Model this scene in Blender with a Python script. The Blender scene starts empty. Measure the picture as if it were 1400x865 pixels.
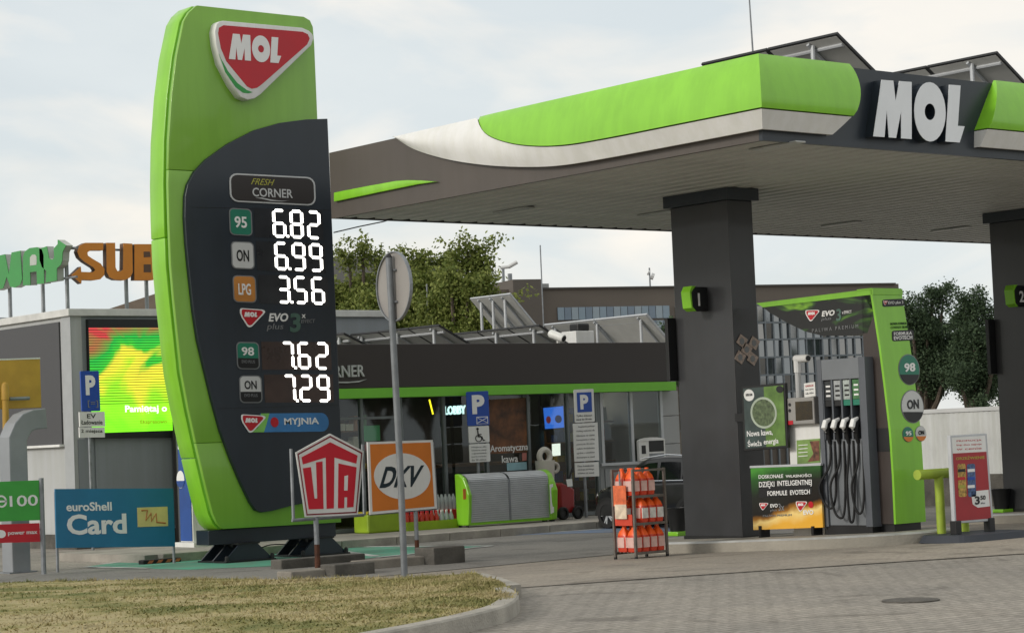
import bpy, bmesh, math, random
from mathutils import Vector, Matrix
rad = math.radians
sc = bpy.context.scene
COL = sc.collection
random.seed(7)
# ------------------------------------------------------------------ camera
# world frame: X runs along the canopy front, Y along its side, Z up; origin under the near canopy corner
F = 3000.0                                  # focal length in photograph pixels (1400 wide)
CAM = Vector((-16.5, -15.8, 1.5))
YAW, PITCH, ROLL = rad(39.5), math.atan(167.4/F), rad(2.4)
RM = Matrix.Rotation(-YAW, 3, 'Z') @ Matrix.Rotation(math.pi/2+PITCH, 3, 'X') @ Matrix.Rotation(-ROLL, 3, 'Z')
cd = bpy.data.cameras.new('camera'); co = bpy.data.objects.new('camera', cd); COL.objects.link(co)
co.matrix_world = Matrix.Translation(CAM) @ RM.to_4x4()
cd.sensor_width = 36; cd.lens = 36*F/1400; cd.clip_end = 3000; cd.clip_start = 0.1
sc.camera = co
# ------------------------------------------------------------------ sky and sun
SUN_EL, SUN_AZ = rad(24), rad(-78)          # azimuth measured from +Y towards +X
wd = bpy.data.worlds.new('World'); sc.world = wd; wd.use_nodes = True
nt = wd.node_tree; N = nt.nodes; L = nt.links; N.clear()
out = N.new('ShaderNodeOutputWorld'); bg = N.new('ShaderNodeBackground'); bg.inputs[1].default_value = 0.1
sky = N.new('ShaderNodeTexSky'); sky.sky_type = 'NISHITA'; sky.sun_disc = False
sky.sun_elevation = SUN_EL; sky.sun_rotation = SUN_AZ; sky.air_density = 1.0; sky.dust_density = 1.5
tc = N.new('ShaderNodeTexCoord'); mp = N.new('ShaderNodeMapping'); mp.inputs['Scale'].default_value = (1.0, 1.0, 2.6)
nz = N.new('ShaderNodeTexNoise'); nz.inputs['Scale'].default_value = 6.5; nz.inputs['Detail'].default_value = 7; nz.inputs['Roughness'].default_value = .52; nz.inputs['Distortion'].default_value = .35
rp = N.new('ShaderNodeValToRGB'); rp.color_ramp.elements[0].position = .36; rp.color_ramp.elements[1].position = .66
rp.color_ramp.elements[0].color = (.82, .82, .82, 1); rp.color_ramp.elements[1].color = (.97, .97, .97, 1)
nz2 = N.new('ShaderNodeTexNoise'); nz2.inputs['Scale'].default_value = 8.5; nz2.inputs['Detail'].default_value = 6; nz2.inputs['Distortion'].default_value = .5
cr2 = N.new('ShaderNodeValToRGB'); cr2.color_ramp.elements[0].position = .40; cr2.color_ramp.elements[1].position = .64
cr2.color_ramp.elements[0].color = (6.1, 6.5, 6.6, 1); cr2.color_ramp.elements[1].color = (8.0, 7.6, 6.95, 1)
mx = N.new('ShaderNodeMixRGB')
L.new(tc.outputs['Generated'], mp.inputs[0]); L.new(mp.outputs[0], nz.inputs['Vector']); L.new(mp.outputs[0], nz2.inputs['Vector'])
L.new(nz.outputs[0], rp.inputs[0]); L.new(nz2.outputs[0], cr2.inputs[0])
L.new(rp.outputs[0], mx.inputs[0]); L.new(sky.outputs[0], mx.inputs[1]); L.new(cr2.outputs[0], mx.inputs[2])
L.new(mx.outputs[0], bg.inputs[0]); L.new(bg.outputs[0], out.inputs[0])
sl = bpy.data.lights.new('sun', 'SUN'); sl.energy = 1.5; sl.angle = rad(14); sl.color = (1.0, .945, .87)
so = bpy.data.objects.new('sun', sl); COL.objects.link(so)
sdir = Vector((math.sin(SUN_AZ)*math.cos(SUN_EL), math.cos(SUN_AZ)*math.cos(SUN_EL), math.sin(SUN_EL)))
so.rotation_euler = (-sdir).to_track_quat('-Z', 'Y').to_euler(); so.location = (-20, 5, 30)
sc.view_settings.view_transform = 'Standard'; sc.view_settings.look = 'None'
sc.view_settings.exposure = 0.36; sc.view_settings.gamma = 1.0
# ------------------------------------------------------------------ placing helpers (photograph pixel -> point at a real distance)
def ss(t): t = min(1, max(0, t)); return t*t*(3-2*t)
def gz(Y): return .17*ss((5.5-Y)/7.0)        # the forecourt rises gently towards the road
def ray(u, v): return RM @ Vector(((u-700)/F, (432.5-v)/F, -1.0))
def PY(c): return (Vector((0, c, 0)), Vector((0, -1, 0)))
def PX(c): return (Vector((c, 0, 0)), Vector((-1, 0, 0)))
def PZ(c): return (Vector((0, 0, c)), Vector((0, 0, 1)))
def on(u, v, pl):
    r = ray(u, v); return CAM + r*((pl[0]-CAM).dot(pl[1])/r.dot(pl[1]))
def onG(u, v, dz=0.0):
    z = 0
    for i in range(14): p = on(u, v, PZ(z+dz)); z = gz(p.y)
    return p
def atD(u, v, d):
    r = ray(u, v); f = Vector((math.sin(YAW), math.cos(YAW), 0)); return CAM + r*(d/r.dot(f))
# ------------------------------------------------------------------ materials
def lin(c): return tuple(((x/255)/12.92 if x/255 <= .04045 else ((x/255+.055)/1.055)**2.4) for x in c)
MATS = {}
def M(name, rgb, rough=.55, metal=0, var=.10, scale=3.0, bump=0, bscale=60, emit=0, spec=.5, rvar=.12, tint=None, coat=0, streak=0):
    if name in MATS: return MATS[name]
    m = bpy.data.materials.new(name); m.use_nodes = True; t = m.node_tree; n = t.nodes; l = t.links
    b = n['Principled BSDF']; c = lin(rgb)
    b.inputs['Roughness'].default_value = rough; b.inputs['Metallic'].default_value = metal
    b.inputs['Specular IOR Level'].default_value = spec
    if coat: b.inputs['Coat Weight'].default_value = coat; b.inputs['Coat Roughness'].default_value = .08
    tcn = n.new('ShaderNodeTexCoord')
    nn = n.new('ShaderNodeTexNoise'); nn.inputs['Scale'].default_value = scale; nn.inputs['Detail'].default_value = 6; nn.inputs['Roughness'].default_value = .6
    l.new(tcn.outputs['Object'], nn.inputs['Vector'])
    r = n.new('ShaderNodeValToRGB'); e = r.color_ramp.elements
    d = tint if tint else tuple(x*(1-2*var) for x in c)
    hi = tuple(min(1, x*(1+var)) for x in c)
    e[0].position = .3; e[1].position = .7
    e[0].color = (*d[:3], 1); e[1].color = (*hi, 1)
    l.new(nn.outputs[0], r.inputs[0]); l.new(r.outputs[0], b.inputs['Base Color'])
    if streak:                          # rain streaks and grime running down the sheet
        mp_ = n.new('ShaderNodeMapping'); mp_.inputs['Scale'].default_value = (4, 4, .3); l.new(tcn.outputs['Object'], mp_.inputs[0])
        ns = n.new('ShaderNodeTexNoise'); ns.inputs['Scale'].default_value = 1.6; ns.inputs['Detail'].default_value = 5; ns.inputs['Roughness'].default_value = .65; l.new(mp_.outputs[0], ns.inputs['Vector'])
        rs = n.new('ShaderNodeValToRGB'); rs.color_ramp.elements[0].position = .40; rs.color_ramp.elements[1].position = .62; k_ = 1-streak
        rs.color_ramp.elements[0].color = (k_, k_, k_*.97, 1); rs.color_ramp.elements[1].color = (1, 1, 1, 1); l.new(ns.outputs[0], rs.inputs[0])
        ms = n.new('ShaderNodeMixRGB'); ms.blend_type = 'MULTIPLY'; ms.inputs[0].default_value = 1; l.new(r.outputs[0], ms.inputs[1]); l.new(rs.outputs[0], ms.inputs[2]); l.new(ms.outputs[0], b.inputs['Base Color'])
    if rvar:
        mr = n.new('ShaderNodeMapRange'); mr.inputs[3].default_value = max(.02, rough-rvar); mr.inputs[4].default_value = min(1, rough+rvar)
        l.new(nn.outputs[0], mr.inputs[0]); l.new(mr.outputs[0], b.inputs['Roughness'])
    if bump:
        n2 = n.new('ShaderNodeTexNoise'); n2.inputs['Scale'].default_value = bscale; n2.inputs['Detail'].default_value = 4
        l.new(tcn.outputs['Object'], n2.inputs['Vector'])
        bp = n.new('ShaderNodeBump'); bp.inputs['Strength'].default_value = bump; bp.inputs['Distance'].default_value = .02
        l.new(n2.outputs[0], bp.inputs['Height']); l.new(bp.outputs[0], b.inputs['Normal'])
    if emit:
        b.inputs['Emission Color'].default_value = (*c, 1); b.inputs['Emission Strength'].default_value = emit
    MATS[name] = m; return m
def glass_mat(name, tint=(.55, .62, .62), refl=.0, rough=.02):
    m = bpy.data.materials.new(name); m.use_nodes = True; t = m.node_tree; n = t.nodes; l = t.links; n.clear()
    o = n.new('ShaderNodeOutputMaterial'); a = n.new('ShaderNodeBsdfTransparent'); a.inputs[0].default_value = (*tint, 1)
    g = n.new('ShaderNodeBsdfGlossy'); g.inputs['Roughness'].default_value = rough; g.inputs[0].default_value = (.9, .95, .97, 1)
    fr = n.new('ShaderNodeFresnel'); fr.inputs[0].default_value = 1.5
    ad = n.new('ShaderNodeMath'); ad.operation = 'ADD'; ad.inputs[1].default_value = refl; ad.use_clamp = True
    x = n.new('ShaderNodeMixShader'); l.new(fr.outputs[0], ad.inputs[0]); ge = n.new('ShaderNodeNewGeometry'); iv = n.new('ShaderNodeMath'); iv.operation = 'SUBTRACT'; iv.inputs[0].default_value = 1; l.new(ge.outputs['Backfacing'], iv.inputs[1]); mf = n.new('ShaderNodeMath'); mf.operation = 'MULTIPLY'; l.new(ad.outputs[0], mf.inputs[0]); l.new(iv.outputs[0], mf.inputs[1]); l.new(mf.outputs[0], x.inputs[0]); l.new(a.outputs[0], x.inputs[1]); l.new(g.outputs[0], x.inputs[2]); l.new(x.outputs[0], o.inputs[0])
    MATS[name] = m; return m
GREEN = M('lime_green_sheet', (130, 196, 42), .36, 0, .04, 1.5, coat=.25, streak=.09)
GREEN2 = M('lime_green_groove', (78, 138, 22), .5, 0, .05)
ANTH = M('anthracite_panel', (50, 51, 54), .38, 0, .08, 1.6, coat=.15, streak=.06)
FAS_SUNLIT = M('canopy_side_sunlit', (80, 73, 68), .4, 0, .06, 1.2, streak=.06)  # anthracite cladding with the warm sunlit tone put into its colour
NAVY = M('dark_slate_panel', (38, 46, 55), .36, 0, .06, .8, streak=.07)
WHITE = M('white_paint', (222, 222, 220), .45, 0, .04, 2, streak=.07)
PALE = M('pale_grey_paint', (196, 197, 196), .45, 0, .06, 1.2)
BLACK = M('black_plastic', (18, 19, 21), .45, 0, .1)
RUBBER = M('black_rubber', (20, 20, 21), .75, 0, .15)
STEEL = M('galvanised_steel', (138, 142, 146), .5, .55, .16, 6)
ALU = M('brushed_aluminium', (182, 185, 188), .42, .15, .06)
RED = M('red_enamel', (182, 18, 34), .4, 0, .04)
LOGOG = M('logo_green', (40, 142, 62), .4, 0, .03)
INKW = M('white_print', (226, 226, 224), .5, 0, .02)
INKK = M('black_print', (16, 17, 19), .5, 0, .02)
INKG = M('grey_print', (120, 122, 124), .5, 0, .02)
INKL = M('light_grey_print', (188, 190, 190), .5, 0, .02)
INKY = M('olive_print', (160, 158, 60), .5, 0, .02)
CONC = M('concrete', (134, 128, 118), .9, 0, .18, 2.2, .5, 40)
CONC2 = M('dark_weathered_concrete', (88, 85, 79), .9, 0, .25, 3, .6, 30)
KERB = M('kerb_concrete', (162, 157, 147), .88, 0, .16, 3, .5, 50)
TEAL = M('teal_tile', (28, 116, 92), .45, 0, .04)
ORNG = M('orange_enamel', (208, 118, 36), .45, 0, .05)
LED = M('led_white', (255, 252, 244), .4, 0, 0, emit=2.6)
GLASS = glass_mat('shop_glass', (.74, .79, .78), .02)
# ------------------------------------------------------------------ objects
def thing(name, label, cat, loc=(0, 0, 0), group=None):
    o = bpy.data.objects.new(name, None); COL.objects.link(o); o.location = loc; o.empty_display_size = .2
    tag(o, label, cat, group); return o
def tag(o, label, cat, group=None, kind=None):
    if label: o['label'] = label
    if cat: o['category'] = cat
    if group: o['group'] = group
    if kind: o['kind'] = kind
    return o
def wloc(p):
    v = Vector((0, 0, 0))
    while p is not None: v = v + Vector(p.location); p = p.parent
    return v
class MB:
    def __init__(s): s.v = []; s.f = []
    def add(s, vs, fs):
        k = len(s.v); s.v += [tuple(p) for p in vs]; s.f += [tuple(i+k for i in f) for f in fs]; return s
    def box(s, x0, x1, y0, y1, z0, z1):
        vs = [(x, y, z) for z in (z0, z1) for y in (y0, y1) for x in (x0, x1)]
        return s.add(vs, [(0, 2, 3, 1), (4, 5, 7, 6), (0, 1, 5, 4), (2, 6, 7, 3), (0, 4, 6, 2), (1, 3, 7, 5)])
    def prism(s, front, off):
        n = len(front); o = Vector(off); vs = [Vector(p) for p in front]; vs = vs+[p+o for p in vs]
        return s.add(vs, [tuple(range(n)), tuple(range(2*n-1, n-1, -1))]+[(i, i+n, (i+1) % n+n, (i+1) % n) for i in range(n)])
    def ring(s, outer, inner, off):     # annulus prism
        n = len(outer); o = Vector(off); vs = [Vector(p) for p in outer]+[Vector(p) for p in inner]; vs = vs+[p+o for p in vs]; m = 2*n; fs = []
        for i in range(n):
            j = (i+1) % n
            fs += [(i, j, j+n, i+n), (i+m, i+n+m, j+n+m, j+m), (i, i+m, j+m, j), (i+n, j+n, j+n+m, i+n+m)]
        return s.add(vs, fs)
    def tube(s, path, r, n=8, cap=True):
        P = [Vector(p) for p in path]; R = r if isinstance(r, (list, tuple)) else [r]*len(P); vs = []; fs = []; ref = None
        for i, p in enumerate(P):
            d = (P[min(i+1, len(P)-1)]-P[max(i-1, 0)]).normalized()
            if ref is None: ref = Vector((0, 0, 1)) if abs(d.z) < .9 else Vector((1, 0, 0))
            a = d.cross(ref).normalized(); b = d.cross(a).normalized(); ref = -b if False else ref
            for k in range(n):
                t = 2*math.pi*k/n; vs.append(p+(a*math.cos(t)+b*math.sin(t))*R[i])
        for i in range(len(P)-1):
            for k in range(n): fs.append((i*n+k, i*n+(k+1) % n, (i+1)*n+(k+1) % n, (i+1)*n+k))
        if cap: fs += [tuple(range(n-1, -1, -1)), tuple(range((len(P)-1)*n, len(P)*n))]
        return s.add(vs, fs)
    def lathe(s, c, prof, n=16):         # profile (r, z) round a vertical axis
        c = Vector(c); vs = []; fs = []
        for r, z in prof:
            for k in range(n): t = 2*math.pi*k/n; vs.append(c+Vector((r*math.cos(t), r*math.sin(t), z)))
        for i in range(len(prof)-1):
            for k in range(n): fs.append((i*n+k, i*n+(k+1) % n, (i+1)*n+(k+1) % n, (i+1)*n+k))
        fs += [tuple(range(n-1, -1, -1)), tuple(range((len(prof)-1)*n, len(prof)*n))]
        return s.add(vs, fs)
    def grid(s, rows):
        n = len(rows[0]); vs = [p for r in rows for p in r]
        return s.add(vs, [(i*n+k, i*n+k+1, (i+1)*n+k+1, (i+1)*n+k) for i in range(len(rows)-1) for k in range(n-1)])
    def build(s, name, mat, parent=None, smooth=False, bevel=0, fix=True, angle=.6):
        o = wloc(parent)
        me = bpy.data.meshes.new(name); me.from_pydata([tuple(Vector(p)-o) for p in s.v], [], s.f)
        bm = bmesh.new(); bm.from_mesh(me)
        if fix: bmesh.ops.recalc_face_normals(bm, faces=bm.faces)
        if bevel:
            ed = [e for e in bm.edges if len(e.link_faces) == 2 and e.calc_face_angle(0) > .5]
            bmesh.ops.bevel(bm, geom=ed, offset=bevel, segments=2, profile=.5, affect='EDGES', clamp_overlap=True)
        bm.to_mesh(me); bm.free()
        if smooth:
            for p in me.polygons: p.use_smooth = True
            try: me.set_sharp_from_angle(angle=angle)
            except Exception: pass
        me.materials.append(mat)
        ob = bpy.data.objects.new(name, me); COL.objects.link(ob); ob.parent = parent
        return ob
def box(name, mat, parent, x0, x1, y0, y1, z0, z1, bevel=0):
    return MB().box(min(x0, x1), max(x0, x1), min(y0, y1), max(y0, y1), min(z0, z1), max(z0, z1)).build(name, mat, parent, bevel=bevel)
def struct(o): o['kind'] = 'structure'; return o
def offp(pl, off): return (pl[0]+pl[1]*off, pl[1])
def pts(px, pl, off=0): q_ = offp(pl, off); return [on(u, v, q_) for u, v in px]
def poly(name, mat, parent, px, pl, off=0.0, th=.01, bevel=0, smooth=False):   # traced outline at its real plane, with thickness
    return MB().prism(pts(px, pl, off), -pl[1]*th).build(name, mat, parent, bevel=bevel, smooth=smooth)
def ell(cx, cy, rx, ry, n=28, lean=.042, a0=0):
    return [(cx+rx*math.cos(2*math.pi*k/n+a0)+lean*ry*math.sin(2*math.pi*k/n+a0), cy+ry*math.sin(2*math.pi*k/n+a0)) for k in range(n)]
def Q(u0, v0, u1, v1, h):                 # pixel box: top-left, top-right, height; uprights lean like the photograph's
    return lambda s, t: (u0+(u1-u0)*s+.042*h*t, v0+(v1-v0)*s+h*t)
def qpoly(q, shape): return [q(s, t) for s, t in shape]
RECT = [(0, 0), (1, 0), (1, 1), (0, 1)]
def rrect(rs, rt, n=4):
    o = []
    for cx, cy, a in ((1-rs, rt, -90), (1-rs, 1-rt, 0), (rs, 1-rt, 90), (rs, rt, 180)):
        for k in range(n+1):
            t = rad(a+90*k/n); o.append((cx+rs*math.cos(t), cy+rt*math.sin(t)))
    return o
TXT = {}
def text_mesh(s, bold):
    k = (s, bold)
    if k not in TXT:
        cu = bpy.data.curves.new('t', 'FONT'); cu.body = s; cu.offset = bold; cu.extrude = .5; cu.resolution_u = 3
        ob = bpy.data.objects.new('t', cu); me = bpy.data.meshes.new_from_object(ob)
        vs = [tuple(v.co) for v in me.vertices]; fs = [tuple(p.vertices) for p in me.polygons]
        bpy.data.objects.remove(ob); bpy.data.curves.remove(cu); bpy.data.meshes.remove(me)
        TXT[k] = (vs, fs)
    return TXT[k]
def text(name, mat, parent, s, q, pl, off=.006, th=.006, bold=.0, slant=0, mapf=None):
    vs, fs = text_mesh(s, bold)
    if not vs: return None
    x0 = min(v[0] for v in vs); x1 = max(v[0] for v in vs); y0 = min(v[1] for v in vs); y1 = max(v[1] for v in vs)
    o = []
    for x, y, z in vs:
        t = (y-y0)/(y1-y0); sx = (x-x0)/(x1-x0)
        if slant: sx = sx*(1-slant)+slant*t
        u, v = q(sx, 1-t); d = off+(z-.5)*th
        o.append(mapf(u, v, d) if mapf else on(u, v, offp(pl, off))+pl[1]*(d-off))
    return MB().add(o, fs).build(name, mat, parent, fix=False)
def copytree(o, dx, parent=None):
    c = o.copy(); COL.objects.link(c); c.parent = parent
    if parent is None: c.location = Vector(o.location)+Vector(dx)
    for ch in list(o.children): copytree(ch, dx, c)
    return c
# shapes of the three logo letters, unit box, t downwards
LM = [(0, 1), (.09, 0), (.22, 0), (.245, .36), (.285, 0), (.42, 0), (.42, 1), (.305, 1), (.305, .52), (.25, 1), (.17, 1), (.148, .52), (.123, 1)]
LL = [(.79, 1), (.83, 0), (.955, 0), (.925, .71), (1, .71), (.945, 1)]
LO = [(.62+.172*math.cos(2*math.pi*k/28), .5+.52*math.sin(2*math.pi*k/28)) for k in range(28)]
LI = [(.62+.058*math.cos(2*math.pi*k/28), .5+.145*math.sin(2*math.pi*k/28)) for k in range(28)]
def mol(parent, q, pl, off, th, mat, joined=True, mapf=None):
    g = (lambda px, d: [mapf(u, v, d) for u, v in px]) if mapf else (lambda px, d: pts(px, pl, d))
    a = MB().prism(g(qpoly(q, LM), off), -pl[1]*th); b = MB().ring(g(qpoly(q, LO), off), g(qpoly(q, LI), off), -pl[1]*th); c = MB().prism(g(qpoly(q, LL), off), -pl[1]*th)
    if joined: return a.add(b.v, b.f).add(c.v, c.f).build('lettering', mat, parent)
    return [x.build('letter', mat, parent) for x in (a, b, c)]
SHIELD = [(.08, .0), (.88, .05), (.97, .09), (1, .17), (.96, .26), (.47, .93), (.40, .985), (.33, 1), (.27, .95), (.06, .50), (0, .28), (0, .10), (.03, .02)]
def shrink(sh, k, cx=.42, cy=.36): return [(cx+(x-cx)*k, cy+(y-cy)*k) for x, y in sh]
def badge(parent, u0, v0, u1, v1, h, pl, off=.01, mapf=None):    # small shield logo printed on a panel
    q = Q(u0, v0, u1, v1, h); g = (lambda px, d: [mapf(u, v, d) for u, v in px]) if mapf else (lambda px, d: pts(px, pl, d))
    o = MB().prism(g(qpoly(q, SHIELD), off), -pl[1]*.006).build('logo_badge', INKW, parent)
    MB().prism(g(qpoly(q, shrink(SHIELD, .84)), off+.003), -pl[1]*.003).build('red_field', RED, o)
    mol(o, lambda s, t: q(.16+.52*s, .2+.25*t), pl, off+.006, .003, INKW, True, mapf)
    return o
# ================================================================== GROUND
def road_mat(name, c1, c2, mortar, bw, bh, patch):
    m = bpy.data.materials.new(name); m.use_nodes = True; t = m.node_tree; n = t.nodes; l = t.links; b = n['Principled BSDF']
    b.inputs['Roughness'].default_value = .85
    tcn = n.new('ShaderNodeTexCoord'); br = n.new('ShaderNodeTexBrick'); l.new(tcn.outputs['Object'], br.inputs['Vector'])
    br.inputs['Scale'].default_value = 1; br.inputs['Brick Width'].default_value = bw; br.inputs['Row Height'].default_value = bh; br.inputs['Mortar Size'].default_value = .009; br.inputs['Bias'].default_value = 0
    br.inputs['Color1'].default_value = (*lin(c1), 1); br.inputs['Color2'].default_value = (*lin(c2), 1); br.inputs['Mortar'].default_value = (*lin(mortar), 1)
    n1 = n.new('ShaderNodeTexNoise'); n1.inputs['Scale'].default_value = .55; n1.inputs['Detail'].default_value = 8; n1.inputs['Roughness'].default_value = .62; l.new(tcn.outputs['Object'], n1.inputs['Vector'])
    r = n.new('ShaderNodeValToRGB'); r.color_ramp.elements[0].position = .32; r.color_ramp.elements[1].position = .7
    r.color_ramp.elements[0].color = (patch, patch, patch, 1); r.color_ramp.elements[1].color = (1.08, 1.06, 1.03, 1); l.new(n1.outputs[0], r.inputs[0])
    mu = n.new('ShaderNodeMixRGB'); mu.blend_type = 'MULTIPLY'; mu.inputs[0].default_value = 1; l.new(br.outputs[0], mu.inputs[1]); l.new(r.outputs[0], mu.inputs[2])
    n3 = n.new('ShaderNodeTexNoise'); n3.inputs['Scale'].default_value = 26; n3.inputs['Detail'].default_value = 5; l.new(tcn.outputs['Object'], n3.inputs['Vector'])
    r3 = n.new('ShaderNodeValToRGB'); r3.color_ramp.elements[0].color = (.72, .72, .72, 1); r3.color_ramp.elements[1].color = (1.2, 1.2, 1.2, 1); r3.color_ramp.elements[0].position = .3; r3.color_ramp.elements[1].position = .7; l.new(n3.outputs[0], r3.inputs[0])
    m2 = n.new('ShaderNodeMixRGB'); m2.blend_type = 'MULTIPLY'; m2.inputs[0].default_value = 1; l.new(mu.outputs[0], m2.inputs[1]); l.new(r3.outputs[0], m2.inputs[2]); l.new(m2.outputs[0], b.inputs['Base Color'])
    n4 = n.new('ShaderNodeTexNoise'); n4.inputs['Scale'].default_value = 1.5; n4.inputs['Detail'].default_value = 5; n4.inputs['Distortion'].default_value = .5; l.new(tcn.outputs['Object'], n4.inputs['Vector'])
    r4 = n.new('ShaderNodeValToRGB'); r4.color_ramp.elements[0].position = .57; r4.color_ramp.elements[1].position = .68; r4.color_ramp.elements[0].color = (1, 1, 1, 1); r4.color_ramp.elements[1].color = (.68, .67, .66, 1); l.new(n4.outputs[0], r4.inputs[0])
    m4 = n.new('ShaderNodeMixRGB'); m4.blend_type = 'MULTIPLY'; m4.inputs[0].default_value = 1; l.new(m2.outputs[0], m4.inputs[1]); l.new(r4.outputs[0], m4.inputs[2]); l.new(m4.outputs[0], b.inputs['Base Color'])
    bp = n.new('ShaderNodeBump'); bp.inputs['Strength'].default_value = .5; bp.inputs['Distance'].default_value = .01; l.new(n3.outputs[0], bp.inputs['Height'])
    b2 = n.new('ShaderNodeBump'); b2.inputs['Strength'].default_value = .7; b2.inputs['Distance'].default_value = .006; b2.invert = True; l.new(br.outputs['Fac'], b2.inputs['Height']); l.new(bp.outputs[0], b2.inputs['Normal']); l.new(b2.outputs[0], b.inputs['Normal'])
    return m
PAVER = road_mat('concrete_pavers', (156, 150, 141), (146, 141, 132), (120, 114, 106), .2, .1, .78)
APRON = road_mat('concrete_apron', (154, 146, 134), (150, 142, 131), (140, 132, 121), 6.0, 4.0, .74)
ASPH = road_mat('worn_asphalt', (130, 128, 123), (126, 124, 119), (126, 124, 119), 9.0, 9.0, .72)
YS = [-400, -60, -20, -8, -4]+[-2+i*.5 for i in range(18)]+[8, 12, 20, 60, 200, 900]
def sheet(name, mat, y0f, y1f, x0, x1, dz, nx=2, ny=16):
    rows = []
    for i in range(ny+1):
        r = []
        for k in range(nx+1):
            x = x0+(x1-x0)*k/nx; y = y0f(x)+(y1f(x)-y0f(x))*i/ny; r.append((x, y, gz(y)+dz))
        rows.append(r)
    return MB().grid(rows).build(name, mat)
struct(MB().grid([[(x, y, gz(y)) for x in (-600, -60, 60, 900)] for y in YS]).build('ground', PAVER))
k1 = onG(690, 805); k2 = onG(1400, 757); j1 = onG(640, 777); j2 = onG(845, 756)
kl = lambda x: k1.y+(k2.y-k1.y)*(x-k1.x)/(k2.x-k1.x)
jl = lambda x: j1.y+(j2.y-j1.y)*(x-j1.x)/(j2.x-j1.x)*.4
def clampk(x): return max(kl(x), -6.0)
struct(sheet('forecourt_apron', APRON, clampk, jl, -6.5, 24, .004, 16, 24))
struct(sheet('forecourt_asphalt', ASPH, jl, lambda x: 10.75, -14, 24, .004, 8, 12))
JO = M('road_joint_tar', (70, 66, 60), .9)
struct(sheet('road_joint', JO, lambda x: kl(x)-.022, lambda x: kl(x)+.022, -5.2, 8, .008, 20, 1))
struct(sheet('drain_joint', JO, lambda x: jl(x)-.035, lambda x: jl(x)+.035, -2.0, 8, .008, 20, 1))
mh = on(1245, 821, PZ(gz(-5.1)))
o = MB().lathe((mh.x, mh.y, gz(mh.y)), [(.215, .001), (.215, .010), (.19, .013), (.0001, .013)], 28).build('manhole_cover', M('cast_iron', (96, 92, 86), .8, .3, .2, 12, .6, 30)); tag(o, 'round dark iron manhole cover set in the paved road', 'manhole cover')
# painted bays
GPAINT = M('worn_green_road_paint', (60, 142, 116), .8, 0, .3, 2.5, tint=lin((100, 128, 112)))
BPAINT = M('worn_blue_road_paint', (86, 108, 138), .8, 0, .25, 2.5, tint=lin((112, 116, 120)))
WPAINT = M('worn_white_road_paint', (190, 192, 188), .8, 0, .2, 3)
def gpoly(name, mat, px, dz): return struct(MB().prism([onG(u, v, dz) for u, v in px], (0, 0, -.002)).build(name, mat))
gpoly('green_bay_paint', GPAINT, [(118, 774), (250, 757), (470, 746.5), (668, 745), (516, 761), (440, 770), (260, 778)], .0085)
def gline(px0, px1, w, dz=.013):
    a = onG(*px0, dz); b = onG(*px1, dz); d = (b-a).normalized(); s = Vector((-d.y, d.x, 0))*w/2
    return struct(MB().prism([a-s, b-s, b+s, a+s], (0, 0, -.002)).build('white_bay_line', WPAINT))
gline((457, 751), (514, 759.5), .12); gline((470, 746.8), (672, 745.3), .10); gline((118, 774), (205, 776), .12); gline((140, 770), (330, 752), .10); gline((516, 761), (672, 745.5), .10)
gpoly('blue_bay_paint', BPAINT, [(640, 733), (730, 725), (842, 718), (980, 712), (960, 724), (830, 727)], .0085)
gline((637, 734), (822, 722.5), .10)
# shop pavement and kerb
SLAB = M('pavement_slab', (150, 145, 136), .9, 0, .15, 2, .4, 40)
def strip(name, mat, x0, x1, y0, y1, z0, z1): return struct(box(name, mat, None, x0, x1, y0, y1, z0, z1))
strip('shop_pavement', SLAB, -1.2, 13, 10.93, 13.4, -.05, .115)
kb = thing('shop_kerb', 'row of pale concrete kerb stones along the shop pavement', 'kerb', (5, 10.8, 0))
ks = MB().box(5, 5.99, 10.77, 10.925, -.05, .125).build('kerb_stone', KERB, kb, bevel=.012)
for i in range(-6, 8):
    if i == 0: continue
    c = ks.copy(); COL.objects.link(c); c.parent = kb; c.location = (i, 0, 0)
# ---- grass verge with curved kerb
KP = [(640, 784), (676, 795), (700, 804), (709, 811.5), (703, 821), (680, 831), (609, 847.5), (500, 868), (380, 890), (200, 917), (-60, 950)]
BP = [(640, 783.5), (632, 784.5), (622, 785.5), (610, 786.5), (590, 787), (560, 788), (500, 788), (420, 788.5), (300, 789), (160, 790.5), (-60, 794)]
KW = [onG(u, v, .115) for u, v in KP]; BW = [onG(u, v, .10) for u, v in BP]
def resample(P, n):
    # Catmull-Rom through P
    o = []
    for i in range(len(P)-1):
        p0, p1, p2, p3 = P[max(i-1, 0)], P[i], P[i+1], P[min(i+2, len(P)-1)]
        for k in range(n):
            t = k/n; o.append(.5*((2*p1)+(p2-p0)*t+(2*p0-5*p1+4*p2-p3)*t*t+(3*p1-p0-3*p2+p3)*t*t*t))
    o.append(P[-1]); return o
KR = resample(KW, 6); BR = resample(BW, 6)
rows = []
for i in range(25):
    t = i/24; r = []
    for a, b in zip(KR, BR):
        p = a.lerp(b, t); m = math.sin(math.pi*t)*.06*min(1, (a-b).length/4)
        r.append((p.x, p.y, p.z-.02+m+.012*math.sin(p.x*3.1+p.y*2.3)*(t > .02)))
    rows.append(r)
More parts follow.
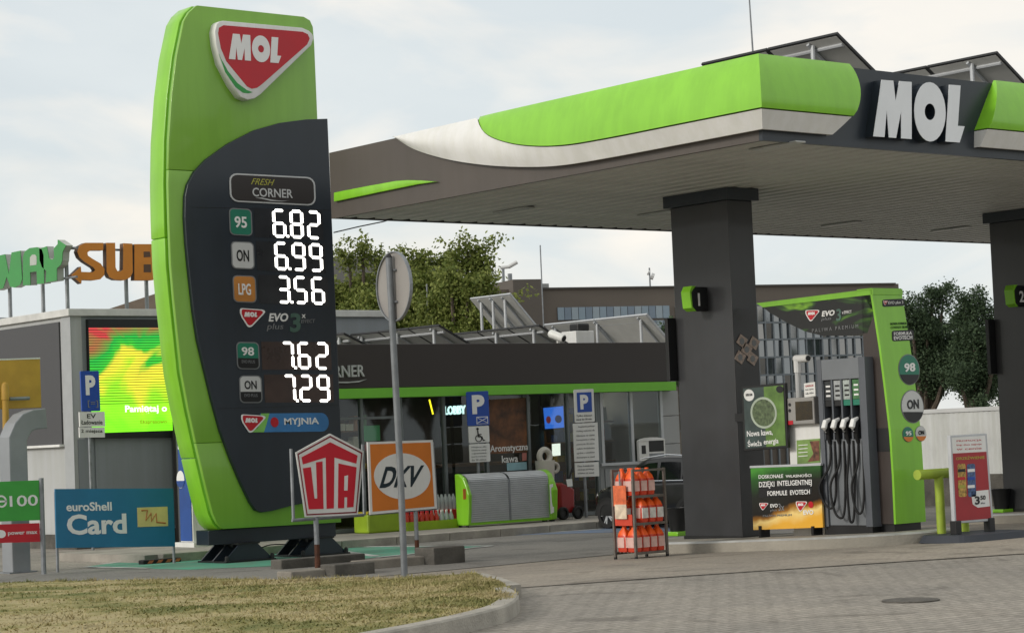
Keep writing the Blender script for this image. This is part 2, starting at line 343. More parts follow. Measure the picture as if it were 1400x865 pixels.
def grass_mat(name, dry=True):
    m = bpy.data.materials.new(name); m.use_nodes = True; t = m.node_tree; n = t.nodes; l = t.links; b = n['Principled BSDF']; b.inputs['Roughness'].default_value = .9; b.inputs['Specular IOR Level'].default_value = .15
    tcn = n.new('ShaderNodeTexCoord'); n1 = n.new('ShaderNodeTexNoise'); n1.inputs['Scale'].default_value = 1.1; n1.inputs['Detail'].default_value = 9; n1.inputs['Roughness'].default_value = .72; l.new(tcn.outputs['Object'], n1.inputs['Vector'])
    r = n.new('ShaderNodeValToRGB'); e = r.color_ramp.elements; e[0].position = .36; e[0].color = (*lin((98, 104, 60)), 1); e[1].position = .56; e[1].color = (*lin((166, 154, 116)), 1)
    x = r.color_ramp.elements.new(.47); x.color = (*lin((134, 128, 84)), 1); x = r.color_ramp.elements.new(.72); x.color = (*lin((116, 106, 76)), 1)
    l.new(n1.outputs[0], r.inputs[0]); l.new(r.outputs[0], b.inputs['Base Color']); return m
GR = grass_mat('dry_grass')
struct(MB().grid(rows).build('grass_verge', GR, smooth=True))
mb = MB(); rnd = random.Random(3)
for i in range(70000):
    a = rnd.random(); s = rnd.random()*(len(KR)-1); k = int(s); fr = s-k
    A = KR[k].lerp(KR[min(k+1, len(KR)-1)], fr); B = BR[k].lerp(BR[min(k+1, len(BR)-1)], fr); t = .03+.96*a
    L_ = (A-B).length
    if rnd.random() > L_/6: continue
    p = A.lerp(B, t); z = p.z-.02+math.sin(math.pi*t)*.06*min(1, L_/4)+.012*math.sin(p.x*3.1+p.y*2.3)
    h = rnd.uniform(.006, .02)*(3 if rnd.random() < .015 else 1); th = rnd.uniform(0, 6.28); w = .006+.006*rnd.random()
    dx, dy = math.cos(th)*w, math.sin(th)*w; lx, ly = rnd.gauss(0, .02), rnd.gauss(0, .02)
    mb.add([(p.x-dx, p.y-dy, z-.005), (p.x+dx, p.y+dy, z-.005), (p.x+lx, p.y+ly, z+h)], [(0, 1, 2)])
for i in range(90):
    k = rnd.randrange(24, len(KR)); t = rnd.choice((.97, rnd.random()*.8+.15)); c = KR[k].lerp(BR[k], t); L_ = (KR[k]-BR[k]).length
    zc = c.z-.02+math.sin(math.pi*t)*.06*min(1, L_/4)
    for j in range(rnd.randrange(14, 40)):
        p = c+Vector((rnd.gauss(0, .05), rnd.gauss(0, .05), 0)); h = rnd.uniform(.02, .06); th = rnd.uniform(0, 6.28); w = .006
        mb.add([(p.x-math.cos(th)*w, p.y-math.sin(th)*w, zc-.005), (p.x+math.cos(th)*w, p.y+math.sin(th)*w, zc-.005), (p.x+rnd.gauss(0, .035), p.y+rnd.gauss(0, .035), zc+h)], [(0, 1, 2)])
o = mb.build('grass', GR, fix=False); tag(o, 'short patchy dry grass on the roadside verge', 'grass', kind='stuff')
kt = thing('verge_kerb', 'curved concrete kerb round the dry grass verge', 'kerb', tuple(KR[18]))
acc = 0; seg = [0]
KK = [Vector((p.x, p.y, 0)) for p in KR]
def kstone(i0, i1):
    m = MB(); rows = []
    for i in range(i0, i1+1):
        d = (KK[min(i+1, len(KK)-1)]-KK[max(i-1, 0)]).normalized(); nrm = Vector((-d.y, d.x, 0))
        if nrm.dot(KK[i]-BR[i].to_2d().to_3d()) < 0: nrm = -nrm
        k = .004 if i in (i0,) else 0; z = gz(KK[i].y); P = KK[i]+d*k*0
        rows.append([(P.x-nrm.x*.14, P.y-nrm.y*.14, z-.05), (P.x-nrm.x*.14, P.y-nrm.y*.14, z+.118), (P.x-nrm.x*.015, P.y-nrm.y*.015, z+.118), (P.x, P.y, z+.105), (P.x+nrm.x*.012, P.y+nrm.y*.012, z-.05)])
    m.grid(rows)
    n = 5; e = len(rows)-1
    m.f += [tuple(range(n)), tuple(e*n+k for k in range(n-1, -1, -1))]
    return m.build('kerb_stone', KERB, kt)
i = 0
while i < len(KK)-1:
    j = i; d = 0
    while j < len(KK)-1 and d < .8: d += (KK[j+1]-KK[j]).length; j += 1
    kstone(i, j); i = j
# ================================================================== CANOPY
CL, CW, ZS, ZT = 19.0, 7.86, 4.5, 5.36
ca = thing('filling_station_canopy', 'large flat forecourt canopy with green and white curved fascia on dark columns', 'canopy', (0, 0, ZS))
box('fascia_panel', FAS_SUNLIT, ca, 0, .05, 0.052, CW, ZS-.012, ZT)  # same cladding as the other faces, sunlight on this side painted in
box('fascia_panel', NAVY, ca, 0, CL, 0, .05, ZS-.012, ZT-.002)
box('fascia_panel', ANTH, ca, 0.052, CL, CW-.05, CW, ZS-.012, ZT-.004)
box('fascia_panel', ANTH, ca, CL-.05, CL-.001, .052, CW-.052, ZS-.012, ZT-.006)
ROOFM = M('roof_membrane', (120, 120, 118), .8)
box('roof_deck', ROOFM, ca, .052, CL-.052, .052, CW-.052, ZS+.12, ZS+.18)
SOF = M('soffit_sheet', (190, 190, 187), .5, 0, .08, 1.2)
pitch = .29; n = int((CL-.12)/pitch)
prof = [(0, .045), (.03, .0), (pitch-.10, .0), (pitch-.07, .045), (pitch-.001, .045)]
sm = MB(); V0 = [(.06+x, .055, ZS+.002+z) for x, z in prof]; V1 = [(.06+x, CW-.055, ZS+.002+z) for x, z in prof]
sm.grid([V0, V1]); s0 = sm.build('soffit_slat', SOF, ca, fix=False)
for i in range(1, n):
    c = s0.copy(); COL.objects.link(c); c.parent = ca; c.location = (i*pitch, 0, 0)
LAMP = M('unlit_lamp_cover', (170, 172, 170), .3)
for (u, v) in ((1062, 198), (1150, 305), (702, 286), (900, 290), (1300, 312)):
    p = on(u, v, PZ(ZS)); box('ceiling_lamp', LAMP, ca, p.x-.08, p.x+.08, p.y-.35, p.y+.35, ZS-.022, ZS-.002, .01)
# curved fascia: offset profile over height
ZG, ZW = 4.79, 4.59
zt2 = ZT+.03
def pro(z):
    if z > ZG: t = (zt2-z)/(zt2-ZG); return .03+.19*math.sin(min(1, max(0, t))*math.pi/2)**.8
    t = (ZG-z)/(ZG-ZW); return .20-.11*t
def ccurve(P):
    R3 = resample([Vector((a_, b_, 0)) for a_, b_ in P], 10); return [(p.x, p.y) for p in R3]
GC = ccurve([(-1, ZG), (1, ZG), (2.2, ZG), (2.93, 4.81), (3.536, 4.885), (4.04, 5.005), (4.417, 5.16), (4.66, zt2)])
WC = ccurve([(-1, ZW), (1, ZW), (2.2, ZW), (3.06, 4.603), (3.672, 4.656), (4.442, 4.77), (5.232, 4.94), (5.935, 5.156), (6.42, zt2)])
def interp(C, y):
    if y <= C[0][0]: return C[0][1]
    if y >= C[-1][0]: return C[-1][1]
    for (a_, b_), (c_, d_) in zip(C, C[1:]):
        if a_ <= y <= c_: t = (y-a_)/(c_-a_); return b_+(d_-b_)*t
YG, YT = GC[-1][0], WC[-1][0]
zgf = lambda y: min(zt2, interp(GC, y)); zwf = lambda y: min(zt2, interp(WC, y))
kf = lambda y: math.sqrt(max(0, (zt2-zgf(y))/(zt2-ZG)))
def side_piece(green, y1, lift):
    rows = []
    for i in range(91):
        yy = y1*i/90; k = kf(yy); w = math.sqrt(max(0, (zt2-zwf(yy))/(zt2-ZW))); r = []
        za, zb = (zt2, zgf(yy)) if green else (min(zgf(yy)-.012, zt2), zwf(yy))
        for j in range(13):
            t = j/12; z = za+(zb-za)*t
            if green: o = k*(.03+.19*math.sin(t*math.pi/2)**.8)
            else:
                e = 1-k; o = (.20*k+.03*e)*(1-t)+.09*w*t+.11*e*w*math.sin(math.pi*min(1, t*1.0))
            o += .003+lift; r.append((-o, yy if i else -o, z))
        r.append((.0, yy, zb+.01)); rows.append(r)
    return rows
def front_piece(za, zb, x0, xa, xb, xm, close, lift):
    rows = []
    for i in range(21):
        r = []
        for k in range(11):
            t = k/10; z = za+(zb-za)*t; o = pro(z)+.002+lift
            xe = xa*(1-t)*(1-t)+2*xm*t*(1-t)+xb*t*t; xs = -o if x0 is None else x0
            if x0 is not None and isinstance(x0, tuple): xs = x0[0]+(x0[1]-x0[0])*t
            r.append((xs+(xe-xs)*i/20, -o, z))
        if close: r.append((r[-1][0], .0, zb+.01))
        rows.append(r)
    return rows
m = MB().grid(side_piece(True, YG, .0)); m.build('green_fascia', GREEN, ca, smooth=True)
m = MB().grid(side_piece(False, YT, -.004)); m.build('white_trim', WHITE, ca, smooth=True)
def endcap(mm, rows):
    r = rows[-1]; k = len(r); vs = [Vector(p) for p in r]+[Vector((p[0], 0, p[2])) for p in r]
    mm.add(vs, [(i, i+1, i+1+k, i+k) for i in range(k-1)])
def capped(rows): mm = MB().grid(rows); endcap(mm, rows); endcap(mm, rows[::-1]); return mm
fr = front_piece(zt2, ZG, None, 1.37, 1.20, 1.44, True, 0); m = MB().grid(fr); endcap(m, fr); m.build('green_fascia', GREEN, ca, smooth=True)
fr = front_piece(ZG-.012, ZW, None, 1.18, .98, 1.09, True, -.004); m = MB().grid(fr); endcap(m, fr); m.build('white_trim', WHITE, ca, smooth=True)
x2 = on(1361, 112.7, PY(-.03)).x; x3 = on(1351, 173, PY(-.2)).x
capped(front_piece(zt2, ZG, (x2, x3), CL, CL, CL, True, 0)).build('green_fascia', GREEN, ca, smooth=True)
capped(front_piece(ZG-.012, ZW, (x3, x3-.02), CL, CL, CL, True, -.004)).build('white_trim', WHITE, ca, smooth=True)
# slim green strip on the far end of the side fascia
poly('green_strip', GREEN, ca, [(456, 263.2), (500, 254.6), (540, 247.4), (556, 246.2), (575, 246.6), (597, 248.4), (570, 252.2), (520, 262.5), (456, 276)], PX(-.05), 0, .048, bevel=.012, smooth=True)
# raised white letters on the front
LETW = M('letter_white', (226, 229, 232), .45, 0, .02)
lq = lambda s, t: (1194+s*125, 108.5+9*s+78*t)
for ob_l, shp_l in zip(mol(ca, lq, PY(-.12), 0, .12, NAVY, joined=False), (LM, None, LL)):
    if shp_l: MB().prism(pts(qpoly(lq, shp_l), PY(-.12), .006), (0, .0055, 0)).build('letter_face', LETW, ob_l)
    else: MB().ring(pts(qpoly(lq, LO), PY(-.12), .006), pts(qpoly(lq, LI), PY(-.12), .006), (0, .0055, 0)).build('letter_face', LETW, ob_l)
# rooftop solar rows on the canopy
CELL = M('solar_cells', (22, 26, 36), .15, 0, .1, 30, coat=.4)
UNDER = M('panel_backsheet', (186, 186, 182), .6, 0, .05)
def solar(label, x0, zh, x1, zl, y0, y1, zr, nmod, posts, group, frame=BLACK, t=.035):
    o = thing('solar_panel_row', label, 'solar panels', ((x0+x1)/2, y0, zr), group)
    L_ = (y1-y0)/nmod; nv = Vector((zh-zl, 0, x1-x0)).normalized()
    for i in range(nmod):
        a, b = y0+i*L_+.008, y0+(i+1)*L_-.008
        c = [Vector((x0, a, zh)), Vector((x1, a, zl)), Vector((x1, b, zl)), Vector((x0, b, zh))]
        g = MB().prism([p+nv*.004 for p in c], nv*(t-.004)).build('module_frame', frame, o)
        ins = [p.lerp((c[0]+c[2])/2, .05) for p in c]
        MB().prism([p+nv*(t-.001) for p in ins], nv*.004).build('cell_glass', CELL, g)
        MB().prism([p for p in ins], nv*.002).build('backsheet', UNDER, g)
    for yy in posts:
        MB().tube([(x0+.08, yy, zr), (x0+.08, yy, zh-(zh-zl)*.08/(x1-x0))], .028, 8).build('post', ALU, o)
        MB().tube([(x0+.02, yy+.02, zh-.04), (x1-.05, yy+.02, zl-.01)], .022, 6).build('rail', ALU, o)
        MB().tube([(x1-.06, yy+.03, zr), (x1-.06, yy+.03, zl+.01)], .022, 6).build('post', ALU, o)
    MB().tube([(x0+.14, y0+.05, zh-.10), (x0+.14, y1-.05, zh-.10)], .022, 6).build('rail', ALU, o)
    return o
a1 = on(1144.5, 47, PY(.7)); a2 = on(1196.5, 95, PY(.7)); b1 = on(1363, 73, PY(.7)); b2 = on(1404, 110, PY(.7))
ZR = ZS+.18
solar('solar panel row on the canopy roof above the corner, left of the big white letters', a1.x, a1.z, a2.x+.35, a2.z-.26, .7, 2.9, ZR, 2, (1.15, 2.5), 'solar panel rows on the canopy roof')
solar('solar panel row on the canopy roof, above and right of the big white letters', b1.x, b1.z, b1.x+a2.x-a1.x+.35, b1.z-(a1.z-a2.z)-.26, .7, 2.9, ZR, 2, (1.15, 2.5), 'solar panel rows on the canopy roof')
an = on(1029, 79, PY(6.0)); 
o = MB().tube([(an.x, 6, ZR), (an.x+.01, 6, ZR+2.2), (an.x-.05, 6, ZR+4.5)], [.02, .014, .006], 6).build('antenna_mast', STEEL); tag(o, 'thin vertical antenna mast rising from the canopy roof', 'antenna')
# ================================================================== PILLARS AND ISLANDS
def pillar(dx, label, num):
    x0, x1, y0, y1 = 2.86+dx, 3.30+dx, 3.40, 4.42; zb = gz(3.9)+.13
    o = thing('canopy_column', label, 'column', ((x0+x1)/2, (y0+y1)/2, zb), 'columns under the canopy')
    box('shaft', ANTH, o, x0, x1, y0, y1, zb-.02, ZS-.15, .008)
    box('cap', NAVY, o, x0-.06, x1+.06, y0-.07, y1+.07, ZS-.15, ZS+.001, .006)
    box('base_plinth', BLACK, o, x0-.012, x1+.012, y0-.012, y1+.012, zb-.02, zb+.04)
    box('side_panel', BLACK, o, x0-.14, x0+.16, y1+.001, y1+.06, 2.15, 2.95, .006)
    return o
def number_box(x, y, z, s, label):
    # green and black box projecting from the column; the face turned to the road carries the number
    o = thing('pump_number_sign', label, 'sign', (x, y, z), 'pump number signs on the columns')
    m = MB(); prof = [(0, -.15), (-.22, -.15), (-.28, -.11), (-.30, .08), (-.26, .15), (0, .15)]
    MB().prism([(x+a, y-.07, z+b) for a, b in prof], (0, .14, 0)).build('housing', BLACK, o, bevel=.012)
    pr2 = [(-.215, -.155), (-.225, -.155), (-.292, -.115), (-.313, .085), (-.27, .158), (-.2, .158), (-.25, .12), (-.285, .075), (-.272, -.10)]
    MB().prism([(x+a, y-.078, z+b) for a, b in pr2], (0, .156, 0)).build('green_edge', GREEN, o)
    vs, fs = text_mesh(s, .02); x0 = min(v[0] for v in vs); y0 = min(v[1] for v in vs); h = max(v[1] for v in vs)-y0; k = .16/h
    MB().add([(x-.17+(v[0]-x0)*k, y-.073-.004*(v[2]+.5), z-.09+(v[1]-y0)*k) for v in vs], fs).build('number', INKW, o, fix=False)
    return o
p1 = pillar(0, 'dark grey canopy column beside the pump with crossed stickers', '1')
p2 = pillar(6.42, 'dark grey canopy column at the right edge of the picture', '2')
# crossed square stickers on the front of the first column
STK = M('sticker_print', (176, 158, 146), .6, 0, .25, 40)
st = thing('crossed_stickers', 'cross of five pale square stickers on the dark column', 'stickers', (3.1, 3.395, 2.4))
for u, v in ((1014.5, 466), (1031, 468.5), (1021, 477.5), (1012, 488), (1029, 490)):
    q = [(u-2, v-9.6), (u+8.2, v-2), (u+2.4, v+10), (u-7.8, v+2)]
    s_ = poly('sticker', STK, st, q, PY(3.392), .003, .003)
    poly('figure', INKG, s_, ell(u+.2, v+.2, 3.2, 4.6, 10), PY(3.392), .006, .003)
def nb(u, v, num, x, label):
    p = on(u, v, PX(x)); number_box(x+.0, p.y, p.z, num, label)
nb(962, 409, '1', 2.858, 'small green and black pump sign showing number 1 on the column')
nb(1398, 405, '2', 2.858+6.42, 'green and black pump number sign on the column at the right edge')
ISL = M('island_concrete', (150, 145, 134), .85, 0, .12, 2, .4, 40)
EDGE = M('island_edge_worn_steel', (190, 190, 187), .5, .3, .12, 3)
def island(dx, label):
    o = thing('pump_island', label, 'pump island', (3.05+dx, 2.3, gz(2.3)), 'raised pump islands under the canopy')
    def outl(hw, r, y0, y1):
        P = []
        for cx, cy, a in ((1, 0, -90), (1, 1, 0), (-1, 1, 90), (-1, 0, 180)):
            for k in range(9):
                t = rad(a+90*k/8); P.append((3.05+dx+cx*(hw-r)+r*math.cos(t), (y0+r if cy == 0 else y1-r)+r*math.sin(t)))
        Q2 = []
        for i, a in enumerate(P):            # long sides get extra points so that the top follows the sloping ground
            b = P[(i+1) % len(P)]; d = math.hypot(a[0]-b[0], a[1]-b[1]); n = max(1, int(d/.6))
            for k in range(n): Q2.append((a[0]+(b[0]-a[0])*k/n, a[1]+(b[1]-a[1])*k/n))
        return Q2
    A = outl(1.05, .95, .45, 5.1); n = len(A)
    B = outl(1.02, .93, .48, 5.07); C = outl(.9, .82, .6, 4.95)
    m = MB(); m.add([(x, y, gz(y)-.05) for x, y in A]+[(x, y, gz(y)+.115) for x, y in A], [(i, (i+1) % n, (i+1) % n+n, i+n) for i in range(n)])
    m.build('kerb_face', ISL, o, fix=False, smooth=True)
    m = MB(); m.add([(x, y, gz(y)+.115) for x, y in A]+[(x, y, gz(y)+.135) for x, y in B]+[(x, y, gz(y)+.137) for x, y in C], [(i, (i+1) % n, (i+1) % n+n, i+n) for i in range(n)]+[(i+n, (i+1) % n+n, (i+1) % n+2*n, i+2*n) for i in range(n)])
    m.build('edge_strip', EDGE, o, fix=False)
    m = MB(); m.add([(x, y, gz(y)+.136) for x, y in C]+[(3.05+dx, y, gz(y)+.137) for x, y in C], [(i, (i+1) % n, (i+1) % n+n, i+n) for i in range(n)]); m.build('top_slab', ISL, o, fix=False)
    return o
island(0, 'raised concrete pump island with pale worn edge under the pump'); island(6.42, 'raised concrete pump island at the foot of the right edge column')
# ================================================================== PRICE PYLON
YP = 9.5; pl = PY(YP)
FO = [(270, 6.3), (268, 7), (258, 16), (251, 28), (241, 76), (234.5, 127), (230, 190), (229, 250), (230, 300), (232.5, 362), (237, 410), (242, 455), (248, 510), (257, 558), (267, 604), (282, 668), (291, 703), (297, 716), (305, 724),
      (467, 714.5), (462, 600), (455, 450), (448, 320), (435, 163), (430.5, 60), (428.5, 36), (424.5, 27), (416, 22)]
py = thing('price_pylon', 'tall green price pylon with dark curved panel and lit fuel prices', 'price sign', (0.1, YP+.2, 0))
def clip_z(P, z0, z1):
    def half(P, f):
        o = []
        for i, a in enumerate(P):
            b = P[(i+1) % len(P)]; fa, fb = f(a), f(b)
            if fa >= 0: o.append(a)
            if (fa >= 0) != (fb >= 0): t = fa/(fa-fb); o.append(a.lerp(b, t))
        return o
    return half(half(P, lambda p: p.z-z0), lambda p: z1-p.z)
W3 = pts(FO, pl)
cen = sum(W3, Vector())/len(W3)
def scl(P, d):  # offset every point towards the centre by d metres
    return [p+(cen-p).normalized()*d for p in P]
s1 = on(232, 232, pl).z; s2 = on(262, 606, pl).z
GFR = M('lime_front_sheet', (124, 176, 56), .34, 0, .03, .7, coat=.3, streak=.07)
for a, b in ((-1, s2-.002), (s2+.002, s1-.002), (s1+.002, 9)):
    MB().prism(clip_z(scl(W3, .012), a, b), (0, .06, 0)).build('front_panel', GFR, py, bevel=.012, smooth=True)
MB().prism([p+Vector((0, .03, 0)) for p in scl(W3, .05)], (0, .11, 0)).build('groove', GREEN2, py)
for a, b in ((-1, s2-.2), (s2-.196, s1-.9), (s1-.896, 9)):
    MB().prism([p+Vector((0, .12, 0)) for p in clip_z(W3, a, b)], (0, .36, 0)).build('rear_shell', GREEN, py, bevel=.02, smooth=True)
DP = [(448, 162.3), (419, 163.3), (383, 168), (348, 178), (312, 196.5), (282, 218), (266, 235), (257, 252), (253.5, 268), (253, 297), (255, 330), (258, 362), (265, 426), (271, 465), (279, 499), (290, 545), (302, 589), (316, 627), (330, 660), (343, 687), (350, 697), (358, 700), (372, 698), (396, 691.6), (470, 676)]
poly('dark_panel', NAVY, py, DP, pl, .075, .074, bevel=.008)
D = .078    # face of the dark panel
# seams of the dark panel
for v0, v1, u0, u1 in ((283, 287, 262, 453), (558, 553, 298, 463)):
    poly('panel_seam', BLACK, py, [(u0, v0), (u1, v1), (u1, v1+.6), (u0, v0+.6)], pl, D, .004)
# shield logo
bd = [(455, 112), (880, 150), (915, 165), (935, 185), (940, 208), (928, 243), (655, 508), (622, 530), (585, 538), (548, 522), (500, 455), (440, 340), (415, 240), (408, 170), (418, 130), (432, 116)]
f3 = lambda P: [(190+x/3.933, y/3.933) for x, y in P]
lb = poly('logo_badge', WHITE, py, f3(bd), pl, .15, .16, bevel=.015, smooth=True)
poly('red_field', RED, lb, f3([(455, 137), (880, 172), (908, 185), (918, 208), (905, 240), (660, 455), (635, 473), (607, 478), (582, 466), (470, 330), (441, 260), (426, 180), (431, 150)]), pl, .154, .006)
poly('green_stripe', LOGOG, lb, f3([(430, 290), (442, 318), (480, 385), (530, 448), (580, 485), (612, 497), (590, 503), (560, 500), (520, 470), (465, 390)]), pl, .154, .006)
mol(lb, lambda s, t: (190+(480+282*s+4*t)/3.933, (180+24*s+138*t)/3.933-1.2*s*0), pl, .160, .008, INKW)
# corner shop plate
BRN = M('dark_brown_plate', (40, 34, 32), .5, 0, .06)
q = Q(313.5, 236.5, 430.5, 242.5, 39)
pt = poly('shop_plate', INKL, py, qpoly(q, rrect(.09, .28)), pl, D+.012, .014)
q2 = lambda s, t: q(.018+.964*s, .05+.90*t)
poly('plate_face', BRN, pt, qpoly(q2, rrect(.08, .26)), pl, D+.016, .006)
text('lettering', INKY, pt, 'FRESH', Q(343, 243.5, 375.5, 245.5, 8.6), pl, D+.02, .004, 0, .12)
text('lettering', INKL, pt, 'CORNER', Q(345, 256.5, 400, 259, 12), pl, D+.02, .004, .012)
poly('swoosh', INKL, pt, [(349, 270.5), (358, 270.3), (372, 273.2), (385, 274.6), (396, 274), (385, 275.4), (370, 274.6), (357, 271.6)], pl, D+.02, .004)
# price rows
SEG = {'0': 'abcdef', '2': 'abged', '3': 'abgcd', '5': 'afgcd', '6': 'afgedc', '7': 'abc', '8': 'abcdefg', '9': 'abfgcd'}
def seg_polys(ch):
    w, h = .20, .10; o = []
    S = {'a': (0, 0, 1, 0), 'd': (0, 1, 1, 1), 'g': (0, .5, 1, .5), 'f': (0, 0, 0, .5), 'b': (1, 0, 1, .5), 'e': (0, .5, 0, 1), 'c': (1, .5, 1, 1)}
    for c in SEG[ch]:
        x0, y0, x1, y1 = S[c]; f = lambda x, y: (w/2+x*(1-w), h/2+y*(1-h))
        (ax, ay), (bx, by) = f(x0, y0), f(x1, y1)
        if y0 == y1: o.append([(ax+.07, ay), (ax+.16, ay-h/2), (bx-.16, by-h/2), (bx-.07, by), (bx-.16, by+h/2), (ax+.16, ay+h/2)])
        else: o.append([(ax, ay+.02), (ax+w/2, ay+.065), (bx+w/2, by-.065), (bx, by-.02), (bx-w/2, by-.065), (ax-w/2, ay+.065)])
    return o
WIN = M('display_window', (44, 46, 50), .3, 0, .15, 3); WINB = M('display_window_brown', (66, 50, 44), .3, 0, .2, 3)
def row(digits, us, v, dv, w, h, win, wq):
    poly('display_window', win, py, qpoly(Q(*wq), RECT), pl, D+.001, .004)
    for k, ch in enumerate(digits):
        q = Q(us[k]+.3, v+dv*k+.6, us[k]+w-.9, v+dv*k+dv*.8+.6, h-1.2); m = MB()
        for P in seg_polys(ch): m.prism(pts(qpoly(q, P), pl, D+.008), (0, .005, 0))
        m.build('digit', LED, py)
    u = us[1]-3.4; vv = v+h-3.9
    poly('decimal_point', LED, py, [(u, vv), (u+3.1, vv+.2), (u+3.2, vv+3.5), (u+.1, vv+3.3)], pl, D+.008, .005)
row('682', (371.8, 395.6, 419), 284.8, 1.1, 19.4, 40.2, WIN, (347, 284, 441, 288.5, 40))
row('699', (374.6, 398.4, 422), 329.5, 1.1, 19.4, 40, WIN, (350, 329.5, 444, 333.5, 40))
row('356', (378, 401.2, 425), 375.8, .8, 19, 39.2, WIN, (353, 375.5, 448, 379, 39))
row('762', (383.6, 406.2, 430.6), 466, .4, 18.6, 38.6, WINB, (357, 467, 452, 467.5, 38))
row('729', (386, 408.6, 432.6), 511, .2, 18.6, 38.6, WINB, (361, 512, 455, 511.5, 38))
def tile(q, face, txt, ink, low=False, tb=.28, te=.74):
    b = poly('fuel_tile', INKG, py, qpoly(q, rrect(.2, .17)), pl, D+.008, .009)
    q2 = lambda s, t: q(.05+.9*s, .04+.92*t)
    poly('tile_face', face, b, qpoly(q2, rrect(.18, .15)), pl, D+.012, .004)
    if low:
        poly('tile_foot', INKK, b, [q2(0, .6), q2(1, .6)]+[q2(s, t) for s, t in rrect(.18, .15) if t > .6], pl, D+.015, .004)
        text('lettering', INKG, b, 'EVO PLUS', lambda s, t: q2(.18+.64*s, .68+.12*t), pl, D+.018, .003); tb, te = .16, .50
    text('lettering', ink, b, txt, lambda s, t: q2(.2+.6*s, tb+(te-tb)*t), pl, D+.017, .004, .02)
tile(Q(313, 284, 344, 285.8, 37), TEAL, '95', INKW); tile(Q(315.6, 329.6, 347, 331, 37.4), PALE, 'ON', INKK); tile(Q(318, 376, 349.6, 377, 37), M('lpg_orange', (190, 126, 56), .5), 'LPG', INKW)
tile(Q(323, 467, 354, 467.6, 37.3), TEAL, '98', INKW, True); tile(Q(326.8, 513, 357.6, 513, 37.6), PALE, 'ON', INKK, True)
badge(py, 328, 421, 362.5, 421.8, 26, pl, D+.008)
text('lettering', INKW, py, 'EVO', Q(367, 428, 395, 428, 11.5), pl, D+.006, .006, .03, .08)
text('lettering', INKG, py, 'plus', Q(364.5, 442, 388.5, 441.8, 10.5), pl, D+.006, .006, 0, .1)
text('lettering', M('logo_grey_green', (74, 104, 92), .4), py, '3', Q(395.5, 428, 411.5, 427.8, 26), pl, D+.006, .006, .03, .1)
text('lettering', INKW, py, 'x', Q(412.5, 429.5, 418, 429.5, 5), pl, D+.006, .006, .02)
text('lettering', INKG, py, 'EFFECT', Q(411.5, 436.5, 431, 436, 5), pl, D+.006, .006, 0, .05)
BLU = M('wash_blue', (58, 122, 180), .5, 0, .1)
q = Q(352, 565, 449, 564, 25.5)
wp = poly('wash_plate', BLU, py, [q(.04, 0)]+[q(1-.1+.1*math.sin(rad(a)), .5-.5*math.cos(rad(a))) for a in range(0, 181, 20)]+[q(0, 1), q(.07, .75)], pl, D+.006, .007)
poly('green_tail', M('wash_green', (126, 190, 90), .5), wp, [q(.05, 0), q(.17, 0), q(.12, .6), q(.08, 1), q(-.10, 1), q(.0, .75)], pl, D+.009, .004)
poly('red_dot', RED, wp, ell(375.5, 576.8, 5.4, 6.8), pl, D+.012, .004)
text('lettering', INKW, wp, 'MYJNIA', Q(388.5, 571.3, 436, 570.3, 11.8), pl, D+.012, .005, .02)
badge(py, 329.6, 566, 363, 566.4, 25, pl, D+.012)
# base beam, stub columns and feet
def ybox(name, mat, parent, u0, v0, u1, v1, Y, d0, d1, bevel=0):     # box whose front stands at plane Y+d0, traced corners
    a = on(u0, v0, PY(Y)); b = on(u1, v1, PY(Y)); return box(name, mat, parent, a.x, b.x, Y+d0, Y+d1, b.z, a.z, bevel)
a = on(285, 727, PY(YP+.1)); b = on(459.5, 732.5, PY(YP+.1))
box('base_beam', NAVY, py, a.x, b.x, YP+.1, YP+.42, b.z, a.z+.02, .006)
for u0, u1 in ((289, 360), (392, 462)):
    c = on((u0+u1)/2, 760, PY(YP+.25)).x; z1 = b.z
    box('stub_column', BLACK, py, c-.13, c+.13, YP+.15, YP+.37, .2, z1+.01)
    f = box('foot_plate', BLACK, py, c-.40, c+.40, YP-.1, YP+.62, .0, .03)
    for dy in (-.04, .26, .56):
        MB().prism([(c-.38, YP+dy, .03), (c+.38, YP+dy, .03), (c+.15, YP+dy, .24), (c-.15, YP+dy, .24)], (0, .03, 0)).build('gusset', NAVY, py)
    box('top_plate', BLACK, py, c-.17, c+.17, YP-.06, YP+.6, .24, .262)
    for sx in (-.36, .36): MB().lathe((c+sx, YP-.06, .03), [(.03, 0), (.03, .05), (.015, .07)], 8).build('anchor_bolt', BLACK, py)
# ================================================================== CARD SIGNS IN FRONT OF THE PYLON
RUST = M('rusty_galvanised', (150, 146, 138), .7, .2, .2, 4, tint=lin((96, 58, 36)))
zg = gz(6.7)+.10
def post_to(parent, u, v0, base, r, mat, lower=True):
    top = on(u, v0, PY(base.y))
    MB().tube([(base.x, base.y, -.05), (base.x, base.y, top.z)], r, 10).build('post', mat, parent)
    if lower: MB().tube([(base.x, base.y, base.z-.02), (base.x, base.y, base.z+.30)], [r+.004, r+.001], 10).build('rusty_foot', M('rust', (88, 52, 34), .9, 0, .35, 9), parent)
YU = 6.75; pu = PY(YU)
f2 = lambda P: [(380+x/2.835, 560+y/2.835) for x, y in P]
ut = thing('pentagon_card_sign', 'white pentagon fuel card sign with red block letters on a rusty post', 'sign', tuple(on(434.5, 777, pu)))
OUT = [(203, 92), (333, 160), (310, 405), (107, 415), (70, 165)]
def pscale(P, k, c=(203, 272)): return [(c[0]+(x-c[0])*k, c[1]+(y-c[1])*k) for x, y in P]
poly('sign_board', WHITE, ut, f2(OUT), pu, 0, .02)
DRED = M('sign_red', (196, 16, 42), .45, 0, .03)
